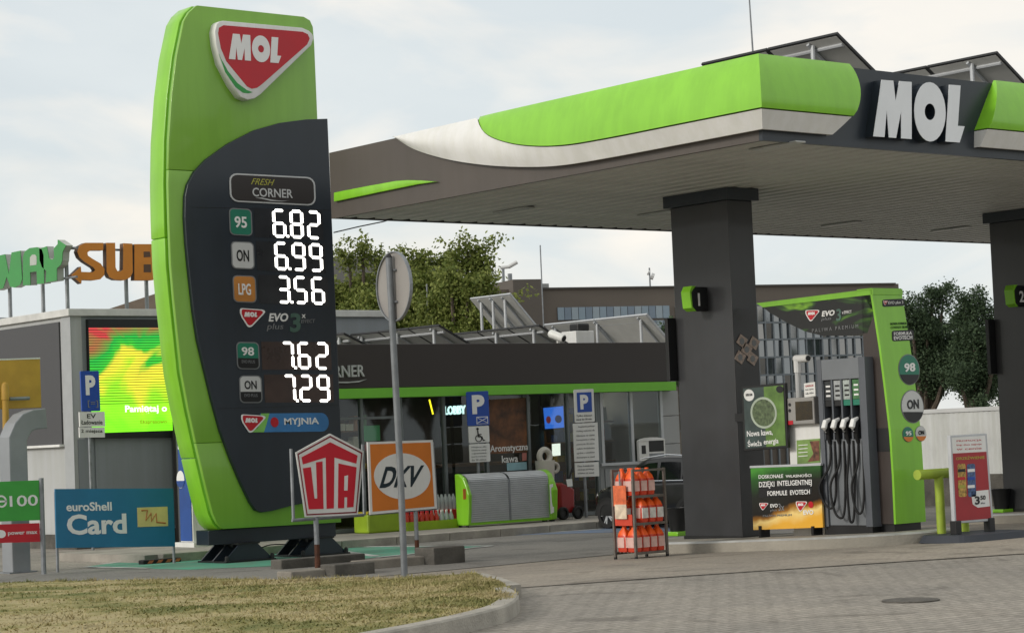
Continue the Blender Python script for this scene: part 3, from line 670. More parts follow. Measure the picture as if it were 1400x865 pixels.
bo = poly('red_border', M('dark_red_line', (128, 30, 44), .5), ut, f2(pscale(OUT, .955)), pu, .003, .003)
poly('white_field', WHITE, ut, f2(pscale(OUT, .915)), pu, .006, .003)
for P in ([(92, 183), (203, 125), (309, 177), (304, 208), (219, 184), (217, 381), (189, 383), (186, 184), (97, 211)],
          [(97, 226), (128, 221), (142, 343), (153, 343), (148, 203), (173, 199), (177, 383), (120, 385)],
          [(233, 381), (235, 207), (305, 222), (293, 376), (268, 378), (269, 338), (258, 338), (257, 380)]):
    poly('letter', DRED, ut, f2(P), pu, .010, .004)
poly('letter_counter', WHITE, ut, f2([(258, 256), (272, 253), (270, 312), (257, 312)]), pu, .013, .003)
def tubepx(name, mat, parent, px, pl, r, off=0, n=8): return MB().tube([on(u, v, pl)+pl[1]*off for u, v in px], r, n).build(name, mat, parent, smooth=True)
tubepx('frame_bar', STEEL, ut, [(400.5, 613), (404, 711)], pu, .02, -.045)
tubepx('frame_bar', STEEL, ut, [(402, 711), (500, 703.5)], pu, .02, -.045)
tubepx('frame_bar', STEEL, ut, [(498.5, 607), (501, 704)], pu, .02, -.045)
post_to(ut, 434, 700, on(434.5, 777, PY(YU+.05)), .033, STEEL)
dk = thing('square_card_sign', 'square orange fuel card sign with white oval on a rusty post', 'sign', tuple(on(571, 768, PY(6.6)))); pd = PY(6.55)
SQ = [(502.4, 604), (591.6, 601), (597.6, 694.5), (506, 703)]
poly('sign_board', WHITE, dk, SQ, pd, 0, .02)
poly('orange_field', ORNG, dk, [(506, 607), (588.6, 604.3), (594, 691.8), (509.5, 699)], pd, .003, .003)
poly('white_oval', WHITE, dk, ell(550, 650.6, 38.6, 31.5, 40, .03), pd, .006, .003)
text('lettering', M('dark_teal_print', (14, 36, 46), .5, 0, .03), dk, 'DKV', Q(517.5, 638, 580, 635.5, 29), pd, .010, .004, .03, .16)
tubepx('frame_bar', STEEL, dk, [(508, 702), (598, 694.5)], pd, .02, -.045); tubepx('frame_bar', STEEL, dk, [(594, 604), (600, 696)], pd, .02, -.045)
tubepx('frame_bar', STEEL, dk, [(509.5, 606), (511, 702)], pd, .02, -.045)
post_to(dk, 569, 690, on(571, 770, PY(6.6)), .028, STEEL)
# round traffic sign seen from behind
b = onG(553, 786, .10); ts = thing('round_traffic_sign', 'round road sign on a tall grey pole, seen from behind', 'traffic sign', (b.x, b.y, b.z))
top = on(531.5, 352, PY(b.y))
MB().tube([(b.x, b.y, b.z-.15), (b.x+.0, b.y, b.z+1.0), (top.x, b.y, top.z)], .034, 12).build('pole', M('grey_pole', (120, 124, 128), .55, .4, .15, 5), ts, smooth=True)
MB().tube([(top.x, b.y, top.z), (top.x, b.y, top.z+.03)], [.04, .02], 12).build('pole_cap', BLACK, ts)
c = on(539.5, 391.5, PY(b.y)); vd = (c-CAM); vd.z = 0; vd.normalize()
ang = rad(61); nd = Matrix.Rotation(-ang, 3, 'Z') @ vd    # sign faces away
nd = nd.normalized(); sd = nd.cross(Vector((0, 0, 1))).normalized(); R_ = .35
cc = Vector((top.x, b.y, c.z))+nd*.05
def disc(mm, r0, d0, r1, d1, n=36):
    P0 = [cc+nd*d0+(sd*math.cos(2*math.pi*k/n)+Vector((0, 0, 1))*math.sin(2*math.pi*k/n))*r0 for k in range(n)]
    P1 = [cc+nd*d1+(sd*math.cos(2*math.pi*k/n)+Vector((0, 0, 1))*math.sin(2*math.pi*k/n))*r1 for k in range(n)]
    return mm.add(P0+P1, [tuple(range(n)), tuple(range(2*n-1, n-1, -1))]+[(k, (k+1) % n, (k+1) % n+n, k+n) for k in range(n)])
disc(MB(), R_, 0, R_, .012).build('sign_disc', M('sign_back', (150, 146, 142), .5, .3, .06, 2), ts)
mr = MB(); n = 36
mr.ring([cc-nd*.018+(sd*math.cos(2*math.pi*k/n)+Vector((0, 0, 1))*math.sin(2*math.pi*k/n))*(R_+.006) for k in range(n)], [cc-nd*.018+(sd*math.cos(2*math.pi*k/n)+Vector((0, 0, 1))*math.sin(2*math.pi*k/n))*(R_-.006) for k in range(n)], nd*.034); mr.build('rim', STEEL, ts)
for dz in (-.16, .16):
    MB().tube([cc-nd*.012-sd*.07+Vector((0, 0, dz)), cc-nd*.012+sd*.07+Vector((0, 0, dz))], .012, 6).build('clamp_bar', STEEL, ts)
disc(MB(), R_-.04, .013, R_-.04, .0145).build('sign_face', WHITE, ts)
# concrete blocks lying by the card signs
def gblock(label, u0, u1, v1, Y, h, dpt, mat, name='concrete_block', rot=0):
    a = on(u0, v1, PY(Y)); b = on(u1, v1-.087*(u1-u0), PY(Y)); z = gz(Y)+.06
    o = box(name, mat, None, a.x, b.x, Y, Y+dpt, -.03, z+h, .015); tag(o, label, 'concrete block', 'concrete blocks at the back of the verge')
gblock('thick dark concrete block at the right end, below the orange sign', 594, 637, 781, 5.75, .15, .4, CONC2)
gblock('long flat concrete slab lying under the orange sign post', 497, 592, 779, 5.95, .05, .28, CONC)
gblock('dark concrete block in front of the tall grey pole', 458, 513, 787, 5.2, .08, .3, CONC2)
gblock('flat pale concrete slab at the foot of the pentagon sign', 398, 466, 790, 5.4, .03, .3, CONC)
gblock('long low concrete block behind the pentagon sign post', 385, 500, 780, 7.3, .06, .25, CONC2)
# ================================================================== LEFT ROADSIDE SIGNS
YE = 10.3; pe = PY(YE)
e = thing('green_and_red_card_sign', 'green and red fuel card sign boards cut by the left picture edge', 'sign', tuple(on(60, 783, pe)))
SGREEN = M('sign_green', (62, 158, 62), .5, 0, .06); SRED = M('sign_red_low', (186, 24, 40), .5, 0, .06)
poly('green_board', SGREEN, e, [(-75, 661), (53, 656), (55, 710.5), (-73, 715)], pe, 0, .02)
poly('red_board', SRED, e, [(-73, 719), (54, 714.5), (55, 740), (-72, 744)], pe, 0, .02)
mq = MB(); mq.ring(pts(ell(2, 685, 7.5, 8.5), pe, .006), pts(ell(2, 685, 5.2, 6), pe, .006), (0, .004, 0)); mq.build('ring_letter', INKW, e)
poly('ring_bar', INKW, e, [(-4, 684), (9, 683.5), (9, 686), (-4, 686.5)], pe, .006, .004)
text('lettering', INKW, e, '100', Q(13, 677.5, 51.5, 675.5, 15), pe, .006, .004, .01)
poly('ring_letter', INKW, e, ell(1.5, 729.5, 6.5, 5.5), pe, .006, .004)
text('lettering', INKW, e, 'power max', Q(11, 727, 51, 725.3, 5.5), pe, .006, .004, .01)
for u in (60, ):
    p = on(u, 783, pe); t = on(57, 653, pe); MB().tube([(p.x, YE, -.05), (p.x, YE, t.z)], .033, 10).build('post', STEEL, e, smooth=True)
p = on(-72, 786, pe); MB().tube([(p.x, YE, -.05), (p.x, YE, 1.15)], .033, 10).build('post', STEEL, e, smooth=True)
for v in (668, 700, 722, 736): poly('bracket', STEEL, e, [(52, v), (60, v-.5), (60, v+2), (52, v+2.5)], pe, -.005, .01)
sh = thing('blue_card_sign', 'blue fuel card board with white lettering and small yellow emblem', 'sign', tuple(on(239, 768, PY(10.4)))); pS = PY(10.4)
poly('sign_board', M('sign_blue', (34, 112, 150), .5, 0, .05), sh, [(75.5, 668), (237, 667), (239.5, 746.5), (77.5, 748.5)], pS, 0, .025)
text('lettering', INKW, sh, 'euroShell', Q(90.5, 686.5, 152.5, 685.5, 12), pS, .006, .005, .022)
text('lettering', INKW, sh, 'Card', Q(91, 703, 172.5, 701, 28), pS, .006, .005, .028)
cr = poly('emblem_card', M('emblem_yellow', (214, 198, 130), .5), sh, [(187.5, 693.5), (229, 692), (230, 718.5), (188.5, 720)], pS, .006, .006)
ink = M('emblem_rust', (176, 104, 50), .5)
zz = [(193, 697.5), (201, 697), (199, 711), (206, 701), (206.5, 712), (213, 701.5), (214, 713.5), (226, 714.5)]
MB().tube([on(u, v, pS)+pS[1]*.008 for u, v in zz], .011, 5).build('emblem_line', ink, sh)
for u in (78.5, 238): 
    p = on(u, 768, PY(10.46)); MB().tube([(p.x, 10.46, -.03), (p.x, 10.46, on(u, 672, PY(10.46)).z)], .02, 8).build('post', STEEL, sh)
# bent grey steel arm and yellow pipe post
YB = 11.2; pb = PY(YB)
YEL = M('faded_yellow_paint', (190, 150, 60), .55, 0, .1)
bt = thing('bent_steel_column', 'thick grey steel column with a curved hook top at the left edge', 'column', tuple(on(22, 785, pb)))
B0 = on(23, 783, pb)
path = [Vector((B0.x, YB, -.02)), on(21, 690, pb), on(19.5, 620, pb), on(20, 600, pb), on(24, 586, pb), on(31, 577.5, pb), on(41, 573.5, pb), on(57, 572, pb)]
path[1].x = B0.x; path[2].x = B0.x; path[3].x = B0.x+.0
def sweep(path, w, d):
    m = MB(); vs = []
    for i, p in enumerate(path):
        t = (path[min(i+1, len(path)-1)]-path[max(i-1, 0)]).normalized(); s = Vector((t.z, 0, -t.x))*w/2
        vs += [p-s+Vector((0, -d/2, 0)), p+s+Vector((0, -d/2, 0)), p+s+Vector((0, d/2, 0)), p-s+Vector((0, d/2, 0))]
    k = len(path); fs = [(i*4+j, i*4+(j+1) % 4, i*4+4+(j+1) % 4, i*4+4+j) for i in range(k-1) for j in range(4)]+[(3, 2, 1, 0), (4*k-4, 4*k-3, 4*k-2, 4*k-1)]
    return m.add(vs, fs)
sweep(path, .27, .3).build('column', M('grey_steel_paint', (138, 142, 146), .5, .1, .08, 2), bt, bevel=.015)
box('foot_plate', STEEL, bt, B0.x-.2, B0.x+.2, YB-.2, YB+.2, 0, .02)
yp = thing('yellow_pipe_post', 'yellow pipe post carrying a square yellow board at the left edge', 'sign post', tuple(on(14, 785, PY(11.6)))); pY = PY(11.6)
p = on(14, 785, pY); t = on(14, 530, pY)
MB().tube([(p.x, 11.6, 0), (p.x, 11.6, t.z)], .045, 12).build('pipe', YEL, yp, smooth=True)
MB().lathe((p.x, 11.6, t.z-.16), [(.055, 0), (.055, .16), (.04, .22), (.01, .24)], 12).build('pipe_cap', YEL, yp, smooth=True)
poly('board', YEL, yp, [(-60, 494), (55, 490), (57, 557), (-58, 561)], PY(11.72), 0, .06, bevel=.01)
poly('board_top_trim', WHITE, yp, [(-60, 492.5), (55, 488.5), (55, 490.5), (-60, 494.5)], PY(11.72), .004, .068)
tubepx('bracket', STEEL, yp, [(13, 545), (40, 544)], PY(11.63), .025)
# blue drinks cabinet behind the pylon
cb = thing('blue_cabinet', 'tall blue and white cabinet standing half hidden behind the pylon', 'cabinet', tuple(on(262, 752, PY(12.3))))
a = on(264.5, 741, PY(12.3)); t = on(236, 592, PY(12.3))
BCAB = M('cabinet_blue', (22, 72, 146), .4, 0, .12, 2)
xw = on(287, 741, PY(12.3)).x; zb = a.z
box('plinth', CONC, cb, a.x-.12, a.x+.75, 12.1, 12.8, -.02, zb-.07)
box('base_slab', WHITE, cb, a.x-.08, a.x+.72, 12.15, 12.75, zb-.07, zb+.0)
box('body', WHITE, cb, a.x, a.x+.62, 12.3, 12.66, zb, t.z, .01)
box('blue_side', BCAB, cb, a.x-.012, a.x, 12.32, 12.64, zb+.02, t.z-.02)
for v, k in ((655, 1), (612, .7)):
    q = on(247, v, PX(a.x-.012)); n = 20
    MB().prism([(a.x-.016, q.y+.11*k*math.cos(2*math.pi*i/n), q.z+.13*k*math.sin(2*math.pi*i/n)) for i in range(n)], (.003, 0, 0)).build('round_mark', INKW, cb)
    MB().prism([(a.x-.019, q.y+.11*k*math.cos(math.pi*i/10), q.z-.13*k*math.sin(math.pi*i/10)*.8-.02) for i in range(11)], (.003, 0, 0)).build('mark_wave', BCAB, cb)
# striped wheel stops
def wstop(label, u, v, Y, ln):
    p = on(u, v, PZ(.0)); o = thing('wheel_stop', label, 'wheel stop', tuple(p), 'striped rubber wheel stops')
    box('body', RUBBER, o, p.x, p.x+ln, p.y, p.y+.14, .002, .065, .015)
    S = M('stripe_orange', (196, 112, 70), .7)
    for i in range(4):
        x = p.x+.06+i*ln/4.2
        MB().prism([(x, p.y-.003, .015), (x+.07, p.y-.003, .015), (x+.11, p.y-.003, .055), (x+.04, p.y-.003, .055)], (0, .004, 0)).build('stripe', S, o)
wstop('orange striped black wheel stop between the pylon feet', 366, 757, 0, .6)
wstop('orange striped black wheel stop beneath the blue board', 196, 772, 0, .6)
# cables on the ground under the pylon
o = MB().tube([(x_, 9.75+.12*math.sin(x_*5), .12+.07*math.sin(x_*3+1)) for x_ in [-.25+.1*i for i in range(10)]], .008, 5).build('ground_cable', RUBBER); tag(o, 'loose black cable between the feet of the pylon', 'cable')
# ================================================================== SHOP
YF, YW = 12.9, 13.1          # fascia face, glazing plane
SX0, SX1 = 2.6, on(920, 600, PY(YW)).x+.15
zt, zgt, zgb = on(660, 469.2, PY(YF)).z, on(660, 527.2, PY(YF)).z, on(660, 540, PY(YF)).z
shp = thing('station_shop', 'long low shop building with dark fascia, green band and glass front', 'shop', (7, YF, 0))
BROWN = M('shop_fascia_brown', (50, 44, 42), .5, 0, .06, .6)
WALLG = M('shop_wall_grey', (140, 143, 145), .6, 0, .05, 1, streak=.06)
xr = on(912, 495, PY(YF)).x; xg = on(923, 528, PY(YF)).x
box('fascia', BROWN, shp, SX0, xr, YF, YF+.25, zgt+.002, zt, .01)
box('green_band', M('lime_band', (112, 186, 52), .5, 0, .03), shp, SX0, xg, YF-.03, YF+.22, zgb, zgt, .004)
box('roof', ROOFM, shp, SX0, SX1, YF+.252, 16.5, zgt+.2, zgt+.32)
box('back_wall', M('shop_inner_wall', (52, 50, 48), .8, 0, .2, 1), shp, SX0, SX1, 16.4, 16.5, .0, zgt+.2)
box('side_wall', WALLG, shp, SX1-.12, SX1, YW+.02, 16.4, 0, zt-.1)
box('side_wall', WALLG, shp, SX0, SX0+.12, YW+.02, 16.4, 0, zgt+.2)
box('floor', M('shop_floor', (96, 92, 86), .4, 0, .1, 2), shp, SX0+.12, SX1-.12, YW, 16.4, .06, .125)
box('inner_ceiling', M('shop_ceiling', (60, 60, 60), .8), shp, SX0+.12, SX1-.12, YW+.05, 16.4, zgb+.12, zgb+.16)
box('parapet_end', PALE, shp, xr+.01, xg+.02, YF+.05, YF+.9, zgt+.01, on(918, 481, PY(YF)).z)
lt = thing('shop_lettering', 'pale serif shop lettering with a curved underline on the dark fascia', 'sign', (4, YF-.03, 2.8)); ps = PY(YF-.03)
LETT = M('shop_letter_grey', (176, 178, 178), .5)
u0 = 466; qn = lambda s, t: (431+(498.5-431)*s+.6*t, 500.5-2.5*s+16.5*t)
text('lettering', LETT, lt, 'C\u00d8RNER', qn, ps, 0, .03, .012)
poly('swoosh', LETT, lt, [(436, 519.5), (460, 521.5), (478, 521.6), (491, 520.4), (502, 518), (491, 522), (475, 523.4), (455, 523.2), (444, 521.4)], ps, 0, .03)
FRM = M('window_frame_grey', (112, 118, 120), .45, .3, .06)
zs = .125
def xs(u, v=600): return on(u, v, PY(YW)).x
def mull(u, w=.05, z1=None): 
    x = xs(u); return box('mullion', FRM, shp, x-w/2, x+w/2, YW-.04, YW+.05, zs, (z1 or zgb+.001))
cols = [400, 494, 548, 607, 664, 722, 776, 815]
for u in cols: mull(u)
ztr = on(510, 571, PY(YW)).z
for a, b in zip(cols, cols[1:]):
    xa, xb = xs(a)+.026, xs(b)-.026
    if b <= 548:
        box('transom', FRM, shp, xa, xb, YW-.035, YW+.045, ztr-.02, ztr+.02)
        box('pane', GLASS, shp, xa, xb, YW-.006, YW+.006, zs+.06, ztr-.021); box('pane', GLASS, shp, xa, xb, YW-.006, YW+.006, ztr+.021, zgb)
    else: box('pane', GLASS, shp, xa, xb, YW-.006, YW+.006, zs+.06, zgb)
    box('sill', FRM, shp, xa, xb, YW-.035, YW+.045, zs, zs+.06)
# right part: solid wall with window band and pay hatch
zsill = on(860, 631, PY(YW)).z; xA, xB = xs(816), xs(905)
box('lower_wall', WALLG, shp, xA+.03, SX1-.125, YW-.02, YW+.1, zs-.02, zsill-.05)
box('sill', ALU, shp, xA+.03, xB, YW-.07, YW+.09, zsill-.05, zsill, .004)
for u in (823, 864, 905): 
    x = xs(u); box('window_frame', ALU, shp, x-.03, x+.03, YW-.03, YW+.05, zsill, zgb+.001)
box('pane', GLASS, shp, xs(823)+.032, xs(864)-.032, YW-.006, YW+.006, zsill, zgb); box('pane', GLASS, shp, xs(864)+.032, xs(905)-.032, YW-.006, YW+.006, zsill, zgb)
box('panel', FRM, shp, xA+.03, xs(823)-.032, YW-.02, YW+.04, zsill+.001, zgb)
WP = M('shop_wall_panel', (158, 160, 160), .6, 0, .05, 1)
zz = [zs, .62, 1.25, 1.62, zgb]
zl = [zs-.02]+[on(920, v, PY(YW)).z for v in (606, 568)]+[zgb]
for a, b in zip(zl, zl[1:]): box('wall_panel', WP, shp, xB+.032, SX1-.002, YW-.028, YW+.015, a+.006, b-.006, .004)
for i, (a, b) in enumerate(((823, 850), (851, 880), (881, 906))): box('wall_panel', WALLG, shp, xs(a)+.01, xs(b)-.004, YW-.04, YW-.021, zs+.25, zsill-.10, .004)
# pay hatch
ht = thing('pay_hatch', 'white night pay hatch with small dark window in the shop front', 'pay hatch', (xs(886), YW, zsill))
xa, xb = xs(868), xs(904); z1 = on(886, 598, PY(YW)).z
m = MB().box(xa, xb, YW-.10, YW-.035, zsill+.002, z1-.05); n = 8
m.build('housing', WHITE, ht, bevel=.01)
MB().prism([(xa+(xb-xa)*(.5-.5*math.cos(math.pi*k/n)), YW-.11, z1-.055+.06*math.sin(math.pi*k/n)) for k in range(n+1)], (0, .07, 0)).build('hood', WHITE, ht)
box('dark_window', BLACK, ht, xa+.06, xa+.16, YW-.104, YW-.09, zsill+.13, zsill+.28); box('dark_window', BLACK, ht, xa+.24, xb-.04, YW-.104, YW-.09, zsill+.16, zsill+.36)
box('speaker_grille', STEEL, ht, xa+.24, xb-.04, YW-.104, YW-.09, zsill+.04, zsill+.13)
# inside the shop
def E_(name, rgb, e): return M(name, rgb, .5, 0, 0, emit=e)
YI = 13.7; pi_ = PY(YI)
sg = thing('lit_lobby_sign', 'glowing white lettered light sign inside the shop window', 'light sign', tuple(on(622, 560, pi_)))
box('backing', BLACK, sg, on(606, 560, pi_).x, on(640, 560, pi_).x, YI+.02, YI+.05, on(620, 569, pi_).z, on(620, 551, pi_).z)
text('lettering', E_('neon_white', (214, 250, 246), 1.6), sg, 'LOBBY', Q(608, 555, 637, 553.5, 12), pi_, 0, .02, .03)
tubepx('hanger', STEEL, sg, [(610, 551), (609.6, 540)], pi_, .006, -.03)
yn = tubepx('yellow_neon_tube', E_('neon_yellow', (250, 226, 40), 2.2), None, [(587, 546), (592, 566)], pi_, .014); tag(yn, 'slanted glowing yellow neon tube inside the shop', 'neon tube')
tv = thing('blue_screen', 'bright blue hanging screen inside the shop window', 'screen', tuple(on(757, 570, PY(14.2)))); pt_ = PY(14.2)
poly('casing', BLACK, tv, [(741.5, 556), (772, 553), (773.5, 585.5), (744, 588)], pt_, -.004, .05)
poly('display', E_('screen_blue', (56, 116, 226), .9), tv, [(743, 557.5), (770.8, 554.8), (772, 584), (745.5, 586)], pt_, .002, .006)
poly('picture', E_('screen_red', (150, 60, 70), .4), tv, ell(750, 573.5, 3.2, 5), pt_, .006, .004); poly('picture', E_('screen_navy', (22, 38, 96), .4), tv, ell(763.5, 572.5, 4.6, 5.4), pt_, .006, .004)
mn = thing('lit_menu_boards', 'small glowing menu boards behind the shop counter', 'menu board', tuple(on(760, 600, PY(16.2)))); pm = PY(16.3)
for u0, v0, u1, v1, c in ((746, 592, 757, 599, (120, 200, 220)), (758, 591, 771, 598, (180, 220, 230)), (748, 601, 756, 612, (90, 150, 200)), (759, 600, 771, 610, (150, 190, 200))): poly('lit_panel', E_('menu_%d' % u0, c, .9), mn, [(u0, v0), (u1, v0-.5), (u1, v1-.5), (u0, v1)], pm, .0, .03)
sq = poly('square_lamp', E_('lamp_white', (250, 250, 238), 1.2), None, [(757, 606.5), (766, 605.8), (766.4, 622), (757.4, 623)], PY(14.0), 0, .05); tag(sq, 'small square glowing white lamp behind the shop glass', 'lamp')
ct = thing('shop_counter', 'dark shop counter with wooden shelves seen through the glass', 'counter', (6.5, 15.2, .12))
WOOD = M('warm_wood', (120, 84, 54), .6, 0, .2, 3)
box('body', M('counter_dark', (62, 56, 52), .6), ct, 5.2, 9.3, 15.1, 15.6, .125, 1.05); box('top', WOOD, ct, 5.15, 9.35, 15.05, 15.65, 1.05, 1.1)
GOOD = [M('goods_%d' % i, c, .6) for i, c in enumerate(((170, 60, 40), (200, 170, 70), (60, 110, 70), (200, 200, 190), (60, 80, 140), (150, 110, 80)))]
for xs_, xe_, ys_, lab_ in ((2.9, 4.7, 15.7, 'wooden goods shelves inside the shop behind the left panes'), (4.9, 6.4, 15.9, 'wooden goods shelves inside the shop behind the lit sign'), (9.5, 10.9, 14.6, 'wooden goods shelves inside the shop behind the pay hatch panes')):
    sfx = thing('goods_shelf', lab_, 'shelf', (xs_, ys_, .125), 'goods shelves inside the shop')
    box('back', WOOD, sfx, xs_, xe_, ys_+.3, ys_+.36, .125, 2.0)
    for i in range(5):
        z = .3+i*.36; box('shelf_board', WOOD, sfx, xs_, xe_, ys_, ys_+.3, z, z+.03); x_ = xs_+.03
        while x_ < xe_-.2:
            w_ = rnd.uniform(.07, .17); h_ = rnd.uniform(.1, .27); box('packet', GOOD[rnd.randrange(6)], sfx, x_, x_+w_, ys_+.04, ys_+.2, z+.03, z+.03+h_); x_ += w_+.015
gp = poly('green_light_panel', E_('panel_green', (70, 140, 90), .25), None, [(497, 582), (519, 581), (520, 602), (498, 603)], PY(14.5), 0, .04); tag(gp, 'green advertising panel behind the left shop glass', 'panel')
for xq_ in (4.4, 6.4, 8.4, 10.2):  # added glowing strips that only brighten the interior, not known fittings
    box('added_fill_strip', E_('shop_fill_glow', (255, 240, 214), 12), shp, xq_-.5, xq_+.5, 14.9, 15.0, zgb+.10, zgb+.121)
# poster and writing on the glass
cf = thing('coffee_poster', 'brown coffee poster with white handwriting on the shop glass', 'poster', tuple(on(692, 600, PY(YW-.02)))); pg = PY(YW-.008)
COFM = M('coffee_print', (112, 72, 44), .6, 0, .35, 3.5, tint=lin((30, 22, 18)))
poly('sheet', COFM, cf, [(668, 546), (719, 543.5), (721, 618), (670, 620)], pg, .004, .003)
pg2 = PY(YW-.016); 
text('lettering', INKW, cf, 'Aromatyczna', Q(670, 608.5, 722, 605.5, 12), pg2, .001, .003, .012); text('lettering', INKW, cf, 'kawa', Q(686, 622.5, 708, 621, 10), pg2, .001, .003, .012)
poly('light_blue_note', M('note_blue', (150, 190, 200), .6), cf, [(693, 632.5), (720, 631), (720.5, 641.5), (693.5, 643)], pg2, .001, .004)
poly('pink_note', M('note_pink', (190, 120, 110), .6), cf, [(714, 619), (720, 618.5), (720, 629), (714, 629.5)], pg2, .001, .004)
# giant cup with ring biscuit beside the chest
cp = on(748, 668, PY(12.75)); cu_ = thing('giant_coffee_cup', 'oversized white coffee cup figure with a ring on top beside the shop glass', 'cup figure', (cp.x, 12.75, .115))
zc = on(748, 629, PY(12.75)).z; zb_ = on(748, 655, PY(12.75)).z
CREAM = M('cup_cream', (196, 192, 182), .45, 0, .05)
MB().lathe((cp.x, 12.78, .115), [(.10, 0), (.12, zb_-.25), (.15, zb_-.13), (.17, zc-.115), (.155, zc-.115), (.13, zc-.18)], 20).build('cup_body', CREAM, cu_, smooth=True)
def torus(c, ax1, ax2, R0, r, n=24, k=8):
    m = MB(); vs = []; nn = ax1.cross(ax2)
    for i in range(n):
        t = 2*math.pi*i/n; d = ax1*math.cos(t)+ax2*math.sin(t)
        for j in range(k): s = 2*math.pi*j/k; vs.append(c+d*(R0+r*math.cos(s))+nn*r*math.sin(s))
    return m.add(vs, [(i*k+j, ((i+1) % n)*k+j, ((i+1) % n)*k+(j+1) % k, i*k+(j+1) % k) for i in range(n) for j in range(k)])
torus(Vector((cp.x, 12.78, zc+.07)), Vector((1, 0, 0)), Vector((0, 0, 1)), .115, .05).build('ring_biscuit', CREAM, cu_, smooth=True)
torus(Vector((cp.x+.22, 12.78, zc-.13)), Vector((1, 0, 0)), Vector((0, 0, 1)), .075, .03).build('handle', CREAM, cu_, smooth=True)
# ---- parking signs in front of the shop
SBLUE = M('traffic_blue', (20, 70, 160), .45, 0, .04)
def psign(label, u, vb, Y, build):
    p = on(u, vb, PY(Y)); o = thing('parking_sign', label, 'parking sign', (p.x, Y, .115), 'parking signs by the shop'); build(o, PY(Y))
    return o
def pA(o, p):
    poly('blue_plate', SBLUE, o, qpoly(Q(637.5, 535.5, 667.5, 534, 46.5), rrect(.06, .04)), p, 0, .012)
    text('lettering', INKW, o, 'P', Q(645, 540, 662, 539, 26), p, .005, .005, .05)
    w_ = poly('envelope_mark', INKW, o, qpoly(Q(651.5, 569.5, 667, 568.8, 10), RECT), p, .005, .005)
    poly('mark_field', SBLUE, w_, qpoly(Q(652.4, 570.4, 666.2, 569.8, 8.4), RECT), p, .008, .003)
    for a, b in (((652.5, 571), (666, 577.5)), ((652.5, 578), (666, 570.5))): tubepx('mark_line', INKW, w_, [a, b], p, .005, .008, 4)
    wp_ = poly('white_plate', WHITE, o, qpoly(Q(640.5, 583, 668.5, 581.5, 22.5), rrect(.05, .06)), p, 0, .012)
    # wheelchair figure
    mm = MB().ring(pts(ell(654.5, 599, 4.6, 4.8), p, .006), pts(ell(654.5, 599, 3.6, 3.8), p, .006), (0, .004, 0)); mm.build('wheelchair_wheel', INKK, wp_)
    poly('wheelchair_head', INKK, wp_, ell(653, 586, 1.7, 1.8, 10), p, .006, .004)
    for P in ([(652.5, 588), (654, 588), (654.6, 593), (658.5, 592.7), (658.5, 594), (654.6, 594.3), (655, 596), (659.4, 595.8), (661.4, 601), (663, 600.4), (663.4, 601.6), (660.6, 602.4), (658.6, 597.2), (653.4, 597.4)],): poly('wheelchair_body', INKK, wp_, P, p, .007, .004)
    b = poly('text_plate', WHITE, o, qpoly(Q(641.5, 607, 669.5, 605.5, 25), rrect(.05, .06)), p, 0, .012)
    for i in range(5): text('lettering', INKG, b, ('Miejsce dla', 'klientów stacji', 'z uprawnieniem', 'parkowanie', 'do 30 minut')[i], Q(645, 610+i*4.3, 665, 609+i*4.3, 2.6), p, .004, .003)
    x = on(656, 690, PY(p[0].y+.04)); MB().tube([(x.x, p[0].y+.042, .10), (x.x, p[0].y+.042, on(653, 537, p).z)], .028, 10).build('post', STEEL, o, smooth=True)
psign('blue parking sign with wheelchair plate standing before the shop glass', 656, 715, 12.72, pA)
def pB(o, p):
    poly('white_plate', WHITE, o, qpoly(Q(784.5, 532.5, 811.5, 531, 45), rrect(.06, .04)), p, 0, .012)
    poly('blue_field', SBLUE, o, qpoly(Q(788.6, 536.5, 808.5, 535.5, 27), RECT), p, .004, .004)
    text('lettering', INKW, o, 'P', Q(793, 539.5, 804, 539, 20), p, .008, .004, .05)
    for i, s in enumerate(('Tylko klienci', 'stacji do 30 min')): text('lettering', INKK, o, s, Q(788, 567+i*5, 809, 566+i*5, 3.2), p, .004, .003)
    w_ = poly('rules_plate', WHITE, o, qpoly(Q(783.5, 579, 817, 577, 52), RECT), p, 0, .012)
    for i in range(8): text('lettering', INKG, w_, ('Regulamin parkingu', 'Parking wylacznie dla', 'klientow w czasie', 'korzystania z uslug', 'postoj do 30 minut', 'oplata dodatkowa', 'zgodnie z cennikiem', 'dostepnym w stacji')[i], Q(788.5 if i else 791, 582+i*6, 813, 580.5+i*6, 2.8), p, .004, .003)
    w_ = poly('rules_plate', WHITE, o, qpoly(Q(786, 632.5, 818.5, 631, 19.5), RECT), p, 0, .012)
    for i in range(3): text('lettering', INKG, w_, ('Dane kontaktowe', 'obsluga parkingu', 'telefon na stacji')[i], Q(790, 635.5+i*5, 812, 634.5+i*5, 2.6), p, .004, .003)
    x = on(801, 690, PY(p[0].y+.04)); MB().tube([(x.x, p[0].y+.042, .10), (x.x, p[0].y+.042, on(798, 536, p).z)], .028, 10).build('post', STEEL, o, smooth=True)
psign('parking sign with white rules plates in front of the grey shop wall', 801, 708, 12.5, pB)
